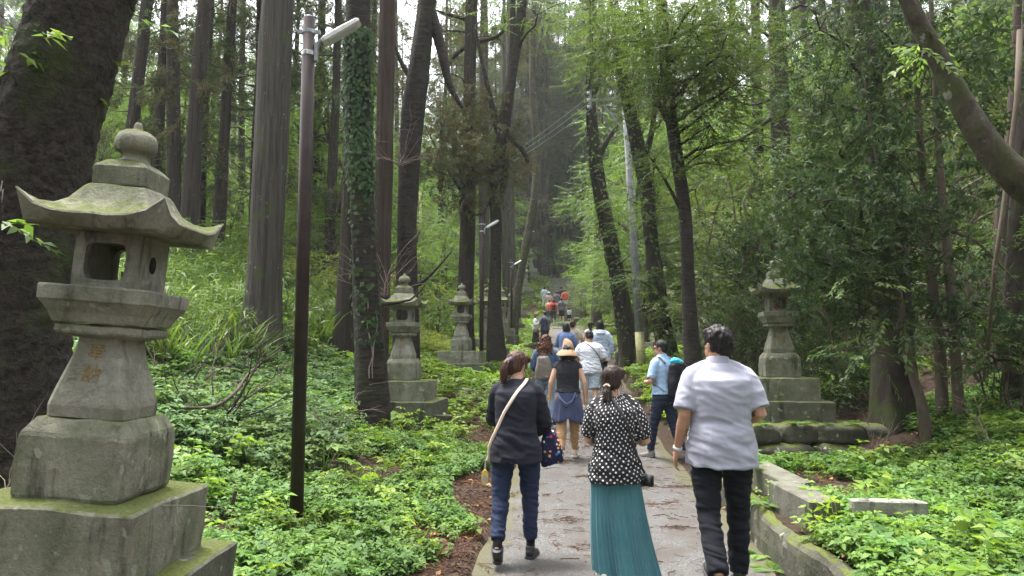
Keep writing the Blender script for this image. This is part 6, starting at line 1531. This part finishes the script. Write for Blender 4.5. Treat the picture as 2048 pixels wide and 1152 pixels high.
P3 = make_person('man in white polo shirt and black trousers with short black hair', 1.43, 5.04, 1.765, yaw=-3, bw=1.04, depth=1.28, lean=3, head=(28, 2), stance=.098,
    legs=((-15, 24), (6, 2)), footpitch=(-30, 0), arms=(((-.24, -.05, 1.12), (-.275, .06, .89)), ((.25, -.06, 1.13), (.18, .17, 1.06))), hair=('short', H_BLACK), skin=SKIN_T,
    top=dict(mat=white, sleeve=.86, hem=.80, fit=1.12, flare=1.04, sw=1.16, cuffw=1.06, wr=.0075, wsc=7, collar=True, name='polo_shirt', neck=1.46), bottom=dict(kind='trousers', mat=blackc, cuff=.98, fit=1.0, taper=1.15), shoes=('rubber', 'sole'), vox=.005)
s0, e0, w0 = P3.ARM[0]; d = (w0 - e0).normalized(); m = MB(); c = (w0 - d * .012) * P3.k; m.tube([c - d * .011, c - d * .008, c + d * .008, c + d * .011], [.029, .0315, .0315, .029], 18); o = m.build('wrist_watch', plain('white_watch_band', (.68, .68, .68), .5), P3.R, True)
m = MB(); rr_ = [[P3.B((.102 * math.cos(2 * PI * j / 24), .099 * math.sin(2 * PI * j / 24) + .004, 1.425 + dz + .012 * -math.sin(2 * PI * j / 24))) * P3.k for j in range(24)] for dz in (-.006, .006)]; m.rings(rr_, False); m.build('lanyard', plain('orange_lanyard', (.55, .2, .08), .7), P3.R)

# ---- walkers in the middle distance
P4 = make_person('man in a light blue shirt and glasses looking left with a black backpack', 2.17, 10.45, 1.68, yaw=40, bw=1.0, lean=3, head=(28, 0), legs=((16, 6), (-12, 10)), footpitch=(0, -10), arms=(((-.25, .02, 1.12), (-.05, .23, 1.10)), ((.25, .0, 1.12), (.06, .22, 1.08))),
    hair=('crop', H_BLACK), skin=SKIN_T, top=dict(mat=skyb, sleeve=.85, hem=.93, fit=1.05, collar=True, wr=.006), bottom=dict(kind='trousers', mat=cloth('dark_navy_jeans', (.022, .03, .055), mott=.4), cuff=.97, fit=.95), shoes=('grey_shoe', 'sole'))
m = MB()
for sx in (-1, 1): m.tube([P4.HM @ Vector((sx * .03 + .022 * math.cos(a), .098, .005 + .018 * math.sin(a))) * 1 for a in (2 * PI * q / 12 for q in range(13))], .003, 5); m.tube([P4.HM @ Vector((sx * .055, .096, .01)), P4.HM @ Vector((sx * .08, .0, .008))], .0028, 5)
o = m.build('glasses', M['rubber'], P4.R); o.scale = (P4.k,) * 3
b4 = bag_root(P4, 'backpack', 'black roll top backpack with cyan stuff poking out on the blue shirt man', 'backpack')
finish('pack', softbox((0.02, -.235, 1.13), (.33, .19, .47), P4.k, .55, taper=.86, seed=4), cloth('black_nylon', (.016, .016, .02), .55), b4)
m = MB(); mbx = MB(); loft(mbx, [(Vector((.02, -.225, 1.34)), .12, .06), (Vector((.02, -.225, 1.385)), .125, .06), (Vector((.03, -.225, 1.42)), .08, .04)], 18, .7); me = remesh(mbx, .012, 2); wrinkle(me, .012, 22, 2); me.transform(Matrix.Scale(P4.k, 4)); finish('cyan_jacket', me, cloth('cyan_nylon', (.03, .36, .52), .5), b4)
gst = cloth('grey_webbing', (.10, .10, .12))
for sx in (-1, 1): strap_on(P4, [P4.B((sx * .09, -.15, 1.38)), P4.B((sx * .105, -.075, 1.455)), P4.B((sx * .125, .06, 1.43)), P4.B((sx * .14, .125, 1.28)), P4.B((sx * .15, .08, 1.1)), P4.B((sx * .14, -.12, .98))], .022, gst, 'shoulder_strap', .3, b4)

P5 = make_person('woman in straw hat and black tee with navy shirt tied over camel trousers', .80, 10.5, 1.60, yaw=-4, bw=1.02, lean=4, head=(0, -10), fem=True, legs=((-10, 14), (8, 3)), footpitch=(-22, 0), arms=(((-.25, -.03, 1.13), (-.275, .03, .90)), ((.25, -.05, 1.13), (.27, .0, .89))),
    hair=('bob', H_BLACK), top=dict(mat=blackt, nosleeve=True, hem=.98, fit=1.08, wr=.006, name='tee'), bottom=dict(kind='trousers', mat=camel, cuff=.93, fit=1.05, taper=.95), shoes=('tan_shoe', 'white_shoe'))
m = MB(); rings = []
for i in range(11):                                        # shirt tied round the hips, open in front
    t = i / 10; zz = 1.0 - .40 * t; ring = []
    for j in range(49):
        th = -PI / 2 + (j / 48 - .5) * 2 * PI * .80; rr = .172 + .06 * t + .012 * math.sin(9 * th + 2 * t) * t + .01 * math.sin(17 * th) * t
        drop = -(.07 * abs(math.sin(2.2 * (th + PI / 2))) + .05 * (abs(j - 24) > 17)) * t
        ring.append(P5.B((rr * math.cos(th), rr * .78 * math.sin(th) - .01, zz + drop)) * P5.k)
    rings.append(ring)
vs = [q for r in rings for q in r]; fs = [(i * 49 + j, i * 49 + j + 1, (i + 1) * 49 + j + 1, (i + 1) * 49 + j) for i in range(10) for j in range(48)]
m.add(vs, fs); o = m.build('tied_shirt', navyblue, P5.R, True); so_ = o.modifiers.new('s', 'SOLIDIFY'); so_.thickness = .012
for q in range(2):
    m = MB(); m.tube([P5.B(v) * P5.k for v in ((-.16, -.09 - .01 * q, .985), (-.12, -.165, .90 - .03 * q), (-.03, -.20, .82 - .03 * q), (.05, -.195, .85 - .02 * q), (.10, -.165, .93), (.11, -.14, .99))], .017, 8, True, .5); m.build('sleeve_loop', navyblue, o, True)
m = MB(); hat = []
for zz, r in ((.0, .0),): pass
R5 = P5.R; hm5 = P5.HM @ Matrix.Rotation(math.radians(6), 4, 'Y')
brim = []
for r, z_ in ((.088, .055), (.10, .042), (.125, .01), (.15, -.025), (.168, -.06), (.168, -.066), (.148, -.032), (.10, .033), (.086, .048)):
    brim.append([hm5 @ Vector((r * math.cos(a), -.01 + r * math.sin(a), z_ + (.028 * math.cos(2 * a + .5) + .012 * math.sin(3 * a)) * (r - .08) / .12)) * P5.k for a in (2 * PI * j / 36 for j in range(36))])
m.rings(brim, False); straw = plain('straw_weave', (.33, .215, .13), .9, var=.2, scale=120, bump=.6); hb_ = m.build('straw_hat', straw, R5, True)
m = MB(); cr = []
for r, z_, dx in ((.092, .048, 0), (.094, .07, 0), (.088, .10, 0), (.078, .14, -.004), (.066, .175, -.012), (.046, .20, -.026), (.022, .215, -.042), (.006, .214, -.055)):
    cr.append([hm5 @ Vector((dx + r * math.cos(a) * (1 + .06 * math.sin(3 * a + z_ * 30)), -.01 + r * 1.02 * math.sin(a), z_)) * P5.k for a in (2 * PI * j / 30 for j in range(30))])
m.rings(cr); m.build('hat_crown', straw, hb_, True)
m = MB(); m.rings([[hm5 @ Vector((r * math.cos(a), -.01 + r * 1.02 * math.sin(a), z_)) * P5.k for a in (-PI / 2 - .75 + .55 * j / 10 for j in range(11))] for r, z_ in ((.102, .051), (.099, .07), (.092, .105))], False); m.build('navy_patch', navyblue, hb_, True)
s0, e0, w0 = P5.ARM[0]; d = (w0 - e0).normalized(); m = MB(); c = (w0 - d * .01) * P5.k; m.tube([c - d * .013, c + d * .013], [.032, .031], 14); m.build('bracelet', plain('yellow_bracelet', (.5, .3, .06), .6), P5.R)
m = MB(); q = P5.ARM[1][2] * P5.k; m.box((q.x + .02, q.y + .02, q.z - .19), (.006, .10, .15)); pp = m.build('paper_sheet', plain('white_paper', (.7, .72, .78), .8)); pp.matrix_world = Matrix.Translation(P5.R.location) @ Matrix.Rotation(P5.R.rotation_euler.z, 4, 'Z'); tag(pp, 'folded white paper in the right hand of the straw hat woman', 'paper')

P6 = make_person('woman with long curly auburn hair in a blue denim jacket wearing a taupe backpack', .60, 13, 1.63, yaw=-8, fem=True, bw=1.0, legs=((8, 4), (-10, 16)), footpitch=(0, -14), head=(-5, -6), hair=('curly', H_RED), arms=(((-.25, .02, 1.12), (-.16, .18, 1.02)), ((.25, .02, 1.12), (.16, .18, 1.02))),
    top=dict(mat=denim_b, sleeve=1.85, hem=.92, fit=1.1, sw=1.15, name='denim_jacket'), bottom=dict(kind='trousers', mat=denim_l, cuff=.97, fit=.97), shoes=('white_shoe', 'sole'))
b6 = bag_root(P6, 'backpack', 'taupe grey rounded backpack on the curly haired woman', 'backpack'); taupe = cloth('taupe_nylon', (.155, .13, .11), .6, var=.15)
finish('pack', softbox((-.02, -.22, 1.10), (.31, .17, .43), P6.k, .75, taper=.66, seed=6), taupe, b6)
m = MB(); m.tube([Vector((-.02 + .12 * math.cos(a), -.225 - .055 * math.sin(a), 1.13 + .15 * math.sin(a))) * P6.k for a in (PI * q / 12 for q in range(13))], .004, 6); m.build('zip', M['lampgrey'], b6)
m = MB(); m.tube([Vector(q) * P6.k for q in ((-.06, -.19, 1.30), (-.05, -.20, 1.345), (.01, -.20, 1.345), (.02, -.19, 1.30))], .011, 7); m.build('grab_handle', taupe, b6, True)
m = MB(); m.box((.05 * P6.k, -.312 * P6.k, .945 * P6.k), (.05, .006, .025)); m.build('label_patch', plain('tan_patch', (.3, .24, .18), .7), b6)
for sx in (-1, 1): strap_on(P6, [P6.B((sx * .08, -.15, 1.36)), P6.B((sx * .10, -.07, 1.47)), P6.B((sx * .12, .07, 1.44)), P6.B((sx * .14, .13, 1.28)), P6.B((sx * .15, .05, 1.08)), P6.B((sx * .14, -.15, .98))], .024, taupe, 'shoulder_strap', .3, b6)
P7 = make_person('man with bowed head in a white tee with faint print and grey shorts', 1.55, 14.5, 1.68, yaw=-4, bw=1.13, depth=1.12, lean=11, head=(8, -26), legs=((12, 6), (-14, 18)), footpitch=(0, -14), arms=(((-.27, .05, 1.13), (-.12, .25, 1.10)), ((.30, .04, 1.12), (.15, .24, 1.06))), hair=('crop', H_BLACK), skin=SKIN_T,
    top=dict(mat=printed, sleeve=.9, hem=.84, fit=1.1, flare=1.05, sw=1.25, wr=.009), bottom=dict(kind='shorts', mat=greyshort, len=.92, fit=1.1), shoes=('rubber', 'sole'), socks=('white_sock', .9))
b7 = bag_root(P7, 'waist_bag', 'black crossbody strap and small bag on the white printed tee man', 'shoulder bag')
strap_on(P7, [P7.B((-.10, .07, 1.42)), P7.B((-.06, -.09, 1.45)), P7.B((.06, -.175, 1.36)), P7.B((.17, -.155, 1.22)), P7.B((.22, -.03, 1.10)), P7.B((.16, .15, 1.02))], .013, M['rubber'], 'strap', .3, b7)
mb = MB(); loft(mb, [(Vector((.10, .21, .98)), .08, .03), (Vector((.10, .21, 1.05)), .09, .035), (Vector((.10, .21, 1.10)), .07, .02)], 16, .6); me = remesh(mb, .012, 2); me.transform(Matrix.Scale(P7.k, 4)); finish('pouch', me, M['rubber'], b7)
P8 = make_person('woman with long black hair in a loose pale blue hooded top', 2.06, 17, 1.58, yaw=2, fem=True, bw=1.12, hair=('long', H_BLACK), head=(0, -4), arms=(((-.27, 0, 1.12), (-.26, .1, .92)), ((.29, -.02, 1.12), (.28, .03, .86))), top=dict(mat=paleblue, sleeve=1.9, hem=.70, fit=1.18, flare=1.08, sw=1.35, wr=.012, name='hooded_top'), bottom=dict(kind='trousers', mat=charc, fit=1.0), shoes=('rubber', 'sole'))
mb = MB(); loft(mb, [(P8.B((0, -.10, 1.33)), .09, .03), (P8.B((0, -.12, 1.38)), .13, .06), (P8.B((0, -.09, 1.44)), .12, .05), (P8.B((0, -.05, 1.47)), .07, .03)], 18); me = remesh(mb, .014, 3); me.transform(Matrix.Scale(P8.k, 4)); finish('hood', me, paleblue, P8.shirt)
P9 = make_person('woman with a dark bob in a blue button shirt', 1.27, 17.2, 1.53, yaw=-14, fem=True, bw=1.05, lean=8, head=(14, -12), hair=('bob', H_BLACK), arms=(((-.25, .04, 1.12), (-.12, .22, 1.04)), ((.26, .04, 1.12), (.14, .22, 1.04))), top=dict(mat=blues, sleeve=1.8, hem=.85, fit=1.08, sw=1.15, collar=True), bottom=dict(kind='trousers', mat=charc), shoes=('rubber', 'sole'))
P10 = make_person('woman with pinned up brown hair in a beige short sleeved blouse', 1.68, 20, 1.56, yaw=-8, fem=True, bw=1.02, hair=('updo', H_BROWN), head=(-10, -4), top=dict(mat=beige, sleeve=.85, hem=.84, fit=1.08, puff=True, neck=1.43, name='blouse'), bottom=dict(kind='trousers', mat=charc), shoes=('rubber', 'sole'))
P11 = make_person('woman with a dark ponytail in an off white sleeveless top', 2.28, 21, 1.50, yaw=10, fem=True, hair=('lowpony', H_BLACK), head=(-20, -4), top=dict(mat=offw, nosleeve=True, hem=.80, fit=1.12, flare=1.08), bottom=dict(kind='trousers', mat=charc), shoes=('rubber', 'sole'))
# ---- the couple that stopped, and the group by the far stairs
P12 = make_person('woman in pale top and charcoal skirt facing a man beside the path', 1.09, 33, 1.57, z=gz(1.09, 33) + .02, yaw=-112, fem=True, detail=False, hair=('long', H_BROWN), head=(-20, 4), arms=(((-.24, .0, 1.12), (-.2, .2, 1.06)), ((.25, .05, 1.14), (.14, .26, 1.26))), top=dict(mat=mint, sleeve=1.3, hem=.95, fit=1.05), bottom=dict(kind='skirt', mat=charc, z0=1.02, z1=.14, w0=.15, w1=.24, pleats=22), shoes=('white_shoe', 'sole'))
P13 = make_person('man in indigo tee with pale bag strap facing the woman in charcoal skirt', 1.45, 32.2, 1.72, yaw=48, detail=False, bw=1.12, head=(16, 0), legs=((4, 2), (-4, 4)), hair=('short', H_BLACK), arms=(((-.26, .02, 1.12), (-.2, .2, 1.02)), ((.27, -.02, 1.12), (.28, .06, .88))), top=dict(mat=indigo, sleeve=.9, hem=.85, fit=1.12, sw=1.2), bottom=dict(kind='trousers', mat=charc), shoes=('rubber', 'sole'))
strap_on(P13, [P13.B((-.10, .12, 1.36)), P13.B((-.08, -.02, 1.47)), P13.B((.02, -.17, 1.33)), P13.B((.16, -.16, 1.1)), P13.B((.2, -.05, .95))], .022, cream, 'bag_strap', .3, P13.R)
m = MB(); q = P13.ARM[1][2] * P13.k; loft(m, [(q + Vector((.0, .04, -.36)), .06, .05), (q + Vector((0, .04, -.32)), .105, .07), (q + Vector((0, .04, -.22)), .09, .06), (q + Vector((0, .04, -.12)), .03, .02), (q + Vector((0, .04, -.08)), .02, .015)], 12)
pb_ = m.build('plastic_bag', plain('white_plastic', (.66, .67, .70), .35), None, True); pb_.matrix_world = Matrix.Translation(P13.R.location) @ Matrix.Rotation(P13.R.rotation_euler.z, 4, 'Z'); tag(pb_, 'white plastic bag hanging from the hand of the indigo tee man', 'plastic bag')
def farp(px, Y, H, label, yaw=-4, **kw):
    kw.setdefault('shoes', ('rubber', 'sole')); return make_person(label, at_px(px, Y), Y, H, yaw=yaw, detail=False, **kw)
f1 = farp(1099, 49.8, 1.60, 'far walker with an orange backpack and blue jeans', fem=True, hair=('short', H_BROWN), top=dict(mat=palepink, sleeve=.8), bottom=dict(kind='trousers', mat=cloth('mid_blue_denim', (.06, .09, .17)), fit=1.1))
b = bag_root(f1, 'backpack', 'orange backpack on the far walker in blue jeans', 'backpack'); finish('pack', softbox((0, -.21, 1.18), (.30, .18, .42), f1.k, .7, .02), orange, b)
f2 = farp(1107.5, 49.3, 1.62, 'far walker in a red shirt and black trousers with a dark backpack', hair=('bob', H_BLACK), top=dict(mat=redc, sleeve=.9, sw=1.2), bottom=dict(kind='trousers', mat=charc))
b = bag_root(f2, 'backpack', 'dark backpack on the far walker in a red shirt', 'backpack'); finish('pack', softbox((0, -.2, 1.12), (.28, .16, .38), f2.k, .7, .02), blackt, b)
farp(1123.5, 48.9, 1.74, 'far man in a grey tee and dark shorts with white shoes', bw=1.1, legs=((6, 3), (-8, 6)), hair=('short', H_BLACK), top=dict(mat=greyt, sleeve=.95, sw=1.25, fit=1.12), bottom=dict(kind='shorts', mat=charc, len=1.0), shoes=('white_shoe', 'white_shoe'), socks=('white_sock', .6))
farp(1138.5, 48.8, 1.06, 'small child in a pale top and black shorts walking beside the grey tee man', bw=1.05, hair=('bob', H_BLACK), legs=((8, 3), (-8, 8)), top=dict(mat=mint, sleeve=.8, hem=.95), bottom=dict(kind='shorts', mat=blackt, len=.75, fit=1.25), shoes=('white_shoe', 'white_shoe'))
farp(1113.5, 53.3, 1.70, 'far walker in a slate tee ahead between the red shirts', hair=('short', H_BLACK), top=dict(mat=greyt, sleeve=.9, sw=1.2), bottom=dict(kind='shorts', mat=charc, len=1.0), shoes=('white_shoe', 'white_shoe'))
f6 = farp(1122.5, 54.0, 1.70, 'far walker in a dark cap and dark top near the stair head', hair=('short', H_BLACK), top=dict(mat=charc, sleeve=.9), bottom=dict(kind='trousers', mat=charc))
farp(1130.5, 53.6, 1.66, 'far walker in a bright red tee at the right of the group', hair=('short', H_BROWN), top=dict(mat=redc, sleeve=.85, sw=1.2), bottom=dict(kind='shorts', mat=offw, len=.8))
f8 = farp(1098, 53.0, 1.60, 'far walker in a pale pink top and white cap at the left of the group', fem=True, hair=('bob', H_BROWN), top=dict(mat=palepink, sleeve=.8), bottom=dict(kind='trousers', mat=denim_l))
for f, mt_ in ((f6, charc), (f8, offw)):
    m = MB(); m.rings(ell(tuple(f.k * q for q in f.HM @ Vector((0, -.01, .07))), (.10, .115, .08), 14, 8)); m.rings(ell(tuple(f.k * q for q in f.HM @ Vector((0, .12, .06))), (.07, .08, .012), 12, 6)); m.build('cap', mt_, f.R, True)
farp(1089, 54.5, 1.55, 'far walker in a pale blue top at the left edge of the stairs', fem=True, hair=('bob', H_BLACK), top=dict(mat=paleblue, sleeve=1.5), bottom=dict(kind='trousers', mat=offw))
# ================================================================ light and camera
w = bpy.data.worlds.new('World'); SC.world = w; w.use_nodes = True
nt = w.node_tree; bg = nt.nodes['Background']
sky = nt.nodes.new('ShaderNodeTexSky'); sky.sky_type = 'NISHITA'; sky.sun_disc = False
SUN_EL, SUN_ROT = math.radians(70), math.radians(-40)
sky.sun_elevation = SUN_EL; sky.sun_rotation = SUN_ROT; sky.air_density = 1.0; sky.dust_density = 4.0; sky.ozone_density = 1.0
hs = nt.nodes.new('ShaderNodeHueSaturation'); hs.inputs['Saturation'].default_value = .25          # overcast: the blue is veiled
nt.links.new(sky.outputs[0], hs.inputs['Color']); nt.links.new(hs.outputs[0], bg.inputs[0]); bg.inputs[1].default_value = .15
su = bpy.data.lights.new('sun', 'SUN'); su.energy = 1.7; su.angle = math.radians(18); su.color = (1, .96, .9)
so = bpy.data.objects.new('sun', su); COL.objects.link(so)
dirv = Vector((math.sin(SUN_ROT) * math.cos(SUN_EL), math.cos(SUN_ROT) * math.cos(SUN_EL), math.sin(SUN_EL)))
so.rotation_euler = dirv.to_track_quat('Z', 'Y').to_euler(); so.location = (0, -10, 30)
cam = bpy.data.cameras.new('camera'); co = bpy.data.objects.new('camera', cam); COL.objects.link(co)
cam.sensor_width = 36; cam.lens = 36 * F / 2048; cam.clip_start = .05; cam.clip_end = 600
co.location = (0, 0, EYE); co.rotation_euler = (PI / 2 + PITCH, 0, 0)
SC.camera = co
SC.view_settings.view_transform = 'Standard'; SC.view_settings.look = 'None'; SC.view_settings.gamma = 1.0
SC.view_settings.exposure = 2.6
hz = MB(); hz.box((0, 60, 24), (330, 240, 62)); ho = hz.build('haze', None)
hm = bpy.data.materials.new('forest_haze'); hm.use_nodes = True; hn = hm.node_tree; hn.nodes.clear()
pv = hn.nodes.new('ShaderNodeVolumePrincipled'); pv.inputs['Color'].default_value = (.86, .93, .90, 1); pv.inputs['Density'].default_value = .00045; pv.inputs['Anisotropy'].default_value = .2
oo = hn.nodes.new('ShaderNodeOutputMaterial'); hn.links.new(pv.outputs[0], oo.inputs['Volume']); ho.data.materials.append(hm); tag(ho, kind='stuff', label='thin pale haze hanging in the forest air', cat='haze')
SC.cycles.volume_step_rate = 4; SC.cycles.volume_max_steps = 64; SC.cycles.volume_bounces = 0
SC.cycles.use_denoising = True
SC.cycles.max_bounces = 6; SC.cycles.diffuse_bounces = 4; SC.cycles.glossy_bounces = 2; SC.cycles.transmission_bounces = 4
